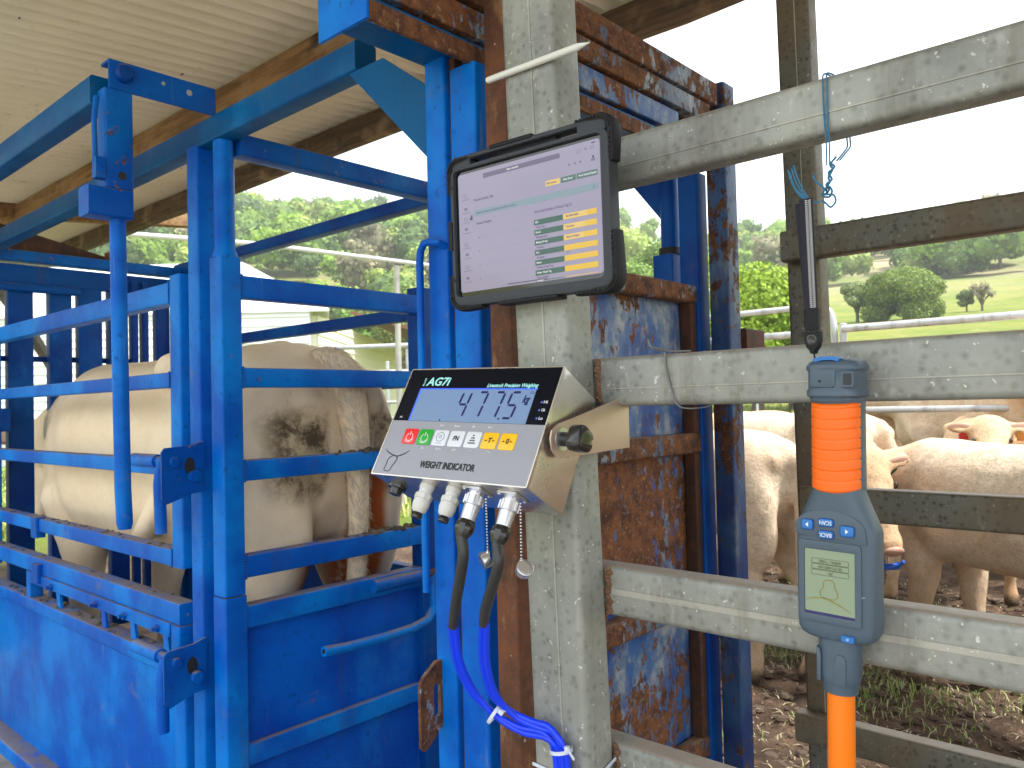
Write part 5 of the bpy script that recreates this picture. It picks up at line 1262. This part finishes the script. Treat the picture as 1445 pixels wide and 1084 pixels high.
# hipped white roof
e1, e2 = Vector((10.55, 15.0, 3.42)), Vector((-1.9, 28.8, 3.42)); r1, r2 = Vector((9.9, 17.6, 4.75)), Vector((-.5, 29.6, 4.75))
e3, e4 = Vector((13.2, 18.8, 3.42)), Vector((1.5, 32, 3.42))
g = G(); up_ = Vector((0, 0, .06)); V_ = [e1, e2, e3, e4, r1, r2]; g.add([tuple(v) for v in V_]+[tuple(v-up_) for v in V_], [(0, 4, 5, 1), (0, 2, 4), (2, 3, 5, 4), (1, 5, 3), (6, 7, 11, 10), (6, 10, 8), (8, 10, 11, 9), (7, 9, 11), (0, 1, 7, 6), (0, 6, 8, 2), (2, 8, 9, 3), (1, 3, 9, 7)]); part('roof', g, 'clad_white', shp, smooth=0)
cC = (19.2, 23.0)
wl3 = part('wall', G().loft([[(cA[0]+.25, cA[1]+.1, 0), (cA[0]+.25, cA[1]+.1, 3.3), (cA[0]+.15, cA[1]+.25, 3.3), (cA[0]+.15, cA[1]+.25, 0)], [(cC[0], cC[1], 0), (cC[0], cC[1], 3.3), (cC[0]-.1, cC[1]+.2, 3.3), (cC[0]-.1, cC[1]+.2, 0)]]), 'clad_cream', shp)
clad_wall('weatherboard', (cA[0]+.24, cA[1]+.06), cC, .2, (3.3, 3.3), 14, 'clad_cream', wl3, .03)
g = G(); a1, a2, b1, b2 = Vector((13.2, 17.8, 3.75)), Vector((20, 23.5, 3.75)), Vector((14.4, 16.6, 3.25)), Vector((21.4, 21.6, 3.25))
g.loft([[a1, b1, b1+Vector((0, 0, .08)), a1+Vector((0, 0, .08))], [a2, b2, b2+Vector((0, 0, .08)), a2+Vector((0, 0, .08))]]); rf2 = part('verandah_roof', g, 'soffit', shp)
for t in (.35, .7, 1): p = b1.lerp(b2, t); part('verandah_post', G().box(p.x-.06, p.x+.06, p.y-.06, p.y+.06, 0, 3.1), 'soffit', rf2)

# ================================================================ TREES
leafm = {}
def m_leaf(name, a, b):
    k = N(name); at = k.n('ShaderNodeAttribute'); at.attribute_name = 'tint'
    c = k.mix(k.ramp(k.noise(.9, 4), .35, .65), a, b)
    c = k.mix(1.0, c, at.outputs['Color'], 'MULTIPLY')
    m = k.done(c, .65, spec=.25)
    tr_ = k.n('ShaderNodeBsdfTranslucent'); k.put(tr_.inputs[0], c); mx_ = k.n('ShaderNodeMixShader'); mx_.inputs[0].default_value = .25
    k.t.links.new(k.b.outputs[0], mx_.inputs[1]); k.t.links.new(tr_.outputs[0], mx_.inputs[2]); k.t.links.new(mx_.outputs[0], k.t.nodes['Material Output'].inputs[0]); return m
MAT['leaf'] = m_leaf('foliage', (.95, .95, .95), (.75, .8, .75))
MAT['bark'] = m_plain('grey_bark', (.16, .13, .10), .9, bump=.5, bs=20, var=.4)
def crown_arrays(rg_, lobes, nleaf, leaf, tint, core=.78):
    """lobes [(cx,cy,cz,rx,ry,rz)]: leaf cards through the outer shell of each lobe over a bumpy core"""
    V, F, T = [], [], []
    vol = np.array([l[3]*l[4] for l in lobes]); vol = vol/vol.sum(); base = 0
    for l, wv in zip(lobes, vol):
        n = max(8, int(nleaf*wv)); d = rg_.normal(size=(n, 3)); d /= np.linalg.norm(d, axis=1)[:, None]
        rr = (.72+.36*rg_.random(n))[:, None]; p = np.array(l[:3])+d*np.array(l[3:])*rr
        nn = d+rg_.normal(0, .55, (n, 3)); nn /= np.linalg.norm(nn, axis=1)[:, None]
        a = np.cross(nn, rg_.normal(size=(n, 3))); a /= np.linalg.norm(a, axis=1)[:, None]; b = np.cross(nn, a)
        sz = leaf*(.6+.8*rg_.random(n))[:, None]
        q4 = np.stack([p-a*sz-b*sz*.6, p+a*sz*.7-b*sz*.9, p+a*sz+b*sz*.7, p-a*sz*.6+b*sz], 1).reshape(-1, 3); V.append(q4)
        F.append((np.arange(n*4).reshape(-1, 4)+base)); base += n*4
        tt = np.array(tint)[None, :]*(.78+.44*rg_.random((n, 1))); T.append(np.repeat(tt, 4, 0))
        # core
        m_, k_ = 6, 9; ph = np.linspace(.05, math.pi-.05, m_); th_ = np.linspace(0, 2*math.pi, k_, endpoint=False)
        P_ = np.array([[math.sin(a_)*math.cos(b_), math.sin(a_)*math.sin(b_), math.cos(a_)] for a_ in ph for b_ in th_])
        P_ = np.array(l[:3])+P_*np.array(l[3:])*core*(.85+.3*rg_.random((len(P_), 1))); V.append(P_)
        fc = [(i*k_+j, i*k_+(j+1) % k_, (i+1)*k_+(j+1) % k_, (i+1)*k_+j) for i in range(m_-1) for j in range(k_)]
        F.append(np.array(fc)+base); base += len(P_); T.append(np.repeat(np.array(tint)[None, :]*.72, len(P_), 0))
    return np.concatenate(V), np.concatenate(F), np.concatenate(T)
def mesh_tinted(name, V, F, T, parent=None, sm=False):
    me = bpy.data.meshes.new(name); nf_ = len(F); me.vertices.add(len(V)); me.vertices.foreach_set('co', V.astype(np.float32).ravel())
    me.loops.add(nf_*4); me.loops.foreach_set('vertex_index', F.astype(np.int32).ravel()); me.polygons.add(nf_); me.polygons.foreach_set('loop_start', np.arange(nf_, dtype=np.int32)*4)
    me.update(calc_edges=True); me.validate()
    at = me.color_attributes.new('tint', 'FLOAT_COLOR', 'POINT'); at.data.foreach_set('color', np.hstack([T, np.ones((len(T), 1))]).ravel().astype(np.float32))
    me.materials.append(M('leaf')); o = link(bpy.data.objects.new(name, me))
    if parent: o.parent = parent; MW[o.name] = MW[parent.name]
    return o
def lobed(rg_, h, r_, n=9, flat_=.7, base=.3):
    L_ = [(0, 0, h*.68, r_*.7, r_*.7, h*.28)]
    for i in range(n):
        a = 2*math.pi*(i+rg_.random()*.6)/n; q_ = r_*(.45+.25*rg_.random()); z = h*(base+.18+(.9-base-.25)*rg_.random()); rr = r_*(.22+.24*rg_.random())
        L_.append((q_*math.cos(a), q_*math.sin(a), z, rr, rr, rr*flat_))
    return L_
def tree(label, x, y, h, r_, tint, nleaf=3500, leaf=.22, seed=1, n=11, flat_=.8, base=.25, bare=False, name='tree', grp=None, cat='tree'):
    rg_ = np.random.default_rng(seed); z0 = ground_h(x, y)-.1
    t_ = thing(name, label, cat, (x, y, z0), group=grp)
    lob_ = lobed(rg_, h, r_, n, flat_, base)
    g = G(); g.tube([(0, 0, 0), (.04*h*rg_.normal()*.5, 0, h*.25), (0, .03*h*rg_.normal(), h*.55)], [h*.045, h*.033, h*.02], 8)
    for l in lob_[1:]:
        g.tube([(0, 0, h*.18), (l[0]*.5, l[1]*.5, h*.35+l[2]*.25), (l[0], l[1], l[2])], [h*.02, h*.014, h*.006], 6)
        if bare:
            for j in range(7): e = Vector(l[:3])+Vector(rg_.normal(0, .5, 3))*l[3]*1.3+Vector((0, 0, .2*h)); g.tube([(l[0]*.6, l[1]*.6, l[2]*.85), tuple(Vector(l[:3]).lerp(e, .5)+Vector(rg_.normal(0, .05, 3))*h*.3), tuple(e)], [h*.008, h*.005, h*.002], 4)
    part('trunk', g, 'bark', t_, local=True)
    V, F, T = crown_arrays(rg_, lob_, nleaf, leaf, tint, .5 if bare else .8); mesh_tinted('crown', V, F, T, t_)
    return t_
def at(px, d):            # a spot at distance d in the compass direction of a picture column
    t = (px-722.5)/1120; a = R(42)-math.atan(t); q_ = d/math.cos(math.atan(t)); return q_*math.cos(a), q_*math.sin(a)
x, y = at(1280, 61); tree('large rounded dark green fig tree in the sunny paddock', x, y, 4.3, 3.0, (.20, .27, .055), 34000, .070, 3, 30, .80, -.16)
x, y = at(1213, 64); tree('smaller pale green tree beside the large fig tree', x, y, 3.5, 1.3, (.28, .34, .13), 9000, .06, 4, 9, .8, .25)
x, y = at(1390, 66); tree('small bare greyish tree alone on the paddock slope', x, y, 2.5, 1.0, (.30, .26, .19), 260, .07, 5, 8, .8, .3, True)
x, y = at(1368, 67); tree('small bushy sapling left of the bare tree', x, y, 2.0, .8, (.17, .21, .08), 900, .09, 6, 6, .9, .2)
for i, (px, d, h, r_) in enumerate(((1322, 118, 6.0, 3.6), (1345, 122, 6.6, 3.9), (1372, 124, 7.2, 4.3), (1398, 126, 7.4, 4.4), (1418, 124, 7.0, 4.0))):
    x, y = at(px, d); tree(['leftmost dark green tree of the row on the paddock crest', 'second dark green tree from the left in the crest row', 'middle dark green tree of the crest row', 'fourth dark green tree from the left in the crest row', 'rightmost dark green tree of the row on the paddock crest'][i], x, y, h, r_, (.12, .16, .055), 6000, .17, 20+i, 9, .75, .05, grp='dark trees in a row above the paddock')
x, y = at(1068, 19); tree('bright lime green leafy tree between rusty post and weathered post', x, y, 3.9, 1.9, (.30, .42, .045), 26000, .042, 9, 14, .85, .05)
x, y = at(1118, 21); tree('bright lime green shrub behind the weathered post', x, y, 3.0, 1.3, (.28, .40, .045), 9000, .042, 10, 9, .85, .05)
for i, (px, d, h, r_, tn) in enumerate(((905, 45, 5.2, 3.2, (.34, .36, .12)), (880, 52, 7.5, 3.0, (.22, .34, .07)), (935, 60, 7.6, 3.6, (.20, .30, .07)), (575, 60, 7.0, 3.6, (.34, .38, .12)), (535, 66, 6.4, 3.3, (.22, .38, .07)))):
    x, y = at(px, d); tree(['yellowish shrub tree seen below the tablet corner', 'green tree seen right of the tablet', 'green tree behind the stepped blue post', 'yellow green tree behind the pole frame', 'bright green bush left of the pole upright'][i], x, y, h, r_, tn, 12000, .085, 40+i, 9, .85, .1)
# hillside forest: too many to count, one mass
rg2 = np.random.default_rng(5); VV, FF, TT = [], [], []; base = 0
kinds = [((.27, .42, .06), .30), ((.20, .31, .07), .25), ((.38, .47, .11), .2), ((.31, .28, .17), .12), ((.13, .21, .06), .13)]
cnt = 0
while cnt < 1250:
    az = R(42+rg2.uniform(-44, 46)); d = math.sqrt(rg2.uniform(78**2, 262**2)); x, y = d*math.cos(az), d*math.sin(az)
    rel = math.degrees(az)-42
    if rel < -14 and d < 128: continue
    if d < 100 and rel < -8: continue
    if noise.noise(Vector((x/26, y/26, 3))) < -.20 and d < 225: continue
    h = ground_h(x, y); r_ = rg2.uniform(2.2, 4.6)*(1 if d > 120 else .8); th_ = r_*rg2.uniform(1.5, 2.3)
    kd = kinds[rg2.choice(5, p=[.30, .25, .2, .12, .13])][0]; nl = int(300 if d > 150 else 480)
    lb = [(x, y, h+th_*.62, r_*.8, r_*.8, th_*.38)]
    for j in range(5):
        a = rg2.uniform(0, 6.28); q_ = r_*.55; lb.append((x+q_*math.cos(a), y+q_*math.sin(a), h+th_*rg2.uniform(.35, .85), r_*rg2.uniform(.35, .5), r_*rg2.uniform(.35, .5), r_*rg2.uniform(.3, .45)))
    V, F, T = crown_arrays(rg2, lb, nl, r_*.075, tuple(np.array(kd)*rg2.uniform(.8, 1.2)))
    VV.append(V); FF.append(F+base); TT.append(T); base += len(V); cnt += 1
fo = mesh_tinted('hillside_forest', np.concatenate(VV), np.concatenate(FF), np.concatenate(TT)); fo['kind'] = 'stuff'; fo['label'] = 'hazy green wood covering the hillside behind the yards'; fo['category'] = 'forest'

# ================================================================ GRASS, STRAW
k = N('grass_blades'); at_ = k.n('ShaderNodeAttribute'); at_.attribute_name = 'tint'; MAT['grass'] = k.done(at_.outputs['Color'], .7)
def blades(name, pts_, hmin, hmax, width, cols, label, lying=False):
    rg_ = np.random.default_rng(len(pts_)); n = len(pts_); V = np.zeros((n, 5, 3)); hh = rg_.uniform(hmin, hmax, n); a = rg_.uniform(0, 6.28, n)
    dx, dy = np.cos(a), np.sin(a); px_, py_ = -dy*width, dx*width; ln_ = rg_.uniform(.2, .9, n) if not lying else rg_.uniform(2.2, 5, n)
    P_ = np.array(pts_); T = np.array(cols)[rg_.integers(0, len(cols), n)]*rg_.uniform(.7, 1.25, (n, 1))
    V[:, 0] = P_+np.stack([px_, py_, np.zeros(n)], 1); V[:, 1] = P_-np.stack([px_, py_, np.zeros(n)], 1)
    m_ = P_+np.stack([dx*hh*ln_*.35, dy*hh*ln_*.35, hh*.6], 1); V[:, 2] = m_-np.stack([px_, py_, np.zeros(n)], 1)*.8; V[:, 3] = m_+np.stack([px_, py_, np.zeros(n)], 1)*.8
    V[:, 4] = P_+np.stack([dx*hh*ln_, dy*hh*ln_, hh*(.9 if not lying else .3)], 1)
    F = []
    for i in range(n): F += [(5*i, 5*i+1, 5*i+2, 5*i+3), (5*i+3, 5*i+2, 5*i+4)]
    me = bpy.data.meshes.new(name); me.from_pydata(V.reshape(-1, 3).tolist(), [], F); c_ = me.color_attributes.new('tint', 'FLOAT_COLOR', 'POINT')
    c_.data.foreach_set('color', np.hstack([np.repeat(T, 5, 0), np.ones((n*5, 1))]).ravel().astype(np.float32)); me.materials.append(M('grass'))
    o = link(bpy.data.objects.new(name, me)); o['kind'] = 'stuff'; o['label'] = label; o['category'] = 'grass'; return o
pts_ = []
random.seed(21)
while len(pts_) < 4200:
    x = random.uniform(1.75, 5.4); y = random.uniform(-.6, 2.6)
    dd = noise.noise(Vector((x*1.6, y*1.6, 7)))+.45*noise.noise(Vector((x*5, y*5, 2)))
    ed = 1-abs(x-2.6)/1.6
    if dd+ed*.35 > random.uniform(.25, .7): pts_.append((x, y, near_h(x, y)-.003))
blades('grass_tufts', pts_, .012, .06, .0022, [(.20, .28, .06), (.34, .40, .14), (.42, .42, .22), (.16, .24, .05)], 'short trampled grass tufts in the muddy yard')
pts_ = [(random.uniform(1.7, 5.4), random.uniform(-.8, 2.8)) for _ in range(5200)]
blades('straw_litter', [(x, y, near_h(x, y)+.002) for x, y in pts_], .006, .016, .0022, [(.42, .36, .22), (.30, .24, .15), (.48, .42, .28)], 'scattered straw and dry stems on the mud', True)
pts_ = []
while len(pts_) < 26000:
    az = R(42+random.uniform(-36, 36)); d = random.uniform(8.5, 26); pts_.append((d*math.cos(az), d*math.sin(az)))
blades('paddock_grass', [(x, y, ground_h(x, y)-.01) for x, y in pts_], .05, .16, .012, [(.26, .36, .06), (.32, .40, .09), (.38, .38, .14)], 'paddock grass beyond the yards')
# clods
random.seed(5); g = G()
for i in range(2600):
    x, y = random.uniform(1.8, 5.2), random.uniform(-.6, 2.6); s_ = random.uniform(.006, .024)
    g.ell((x, y, near_h(x, y)+s_*.2), (s_*random.uniform(.7, 1.5), s_*random.uniform(.7, 1.5), s_*.6), 6, 4, Matrix.Rotation(random.uniform(0, 3), 3, 'Z'))
MAT['clod'] = m_plain('mud_clod', (.10, .066, .045), .95, bump=.6, bs=60, var=.5)
cl = part('mud_clods', g, 'clod', None, smooth=30); cl['kind'] = 'stuff'; cl['label'] = 'trodden mud clods on the yard floor'

# ================================================================ AIR
g = G().box(-815, 815, -815, 815, -1.3, 75)
hz = bpy.data.materials.new('air_haze'); hz.use_nodes = True; t_ = hz.node_tree; t_.nodes.clear()
o_ = t_.nodes.new('ShaderNodeOutputMaterial'); v_ = t_.nodes.new('ShaderNodeVolumePrincipled'); v_.inputs['Color'].default_value = (.90, .94, 1, 1); v_.inputs['Density'].default_value = .0007
t_.links.new(v_.outputs[0], o_.inputs['Volume']); MAT['haze'] = hz
ho = part('haze', g, 'haze', None, smooth=0); ho['kind'] = 'stuff'; ho['label'] = 'thin summer haze in the valley air'
scene.cycles.volume_bounces = 1
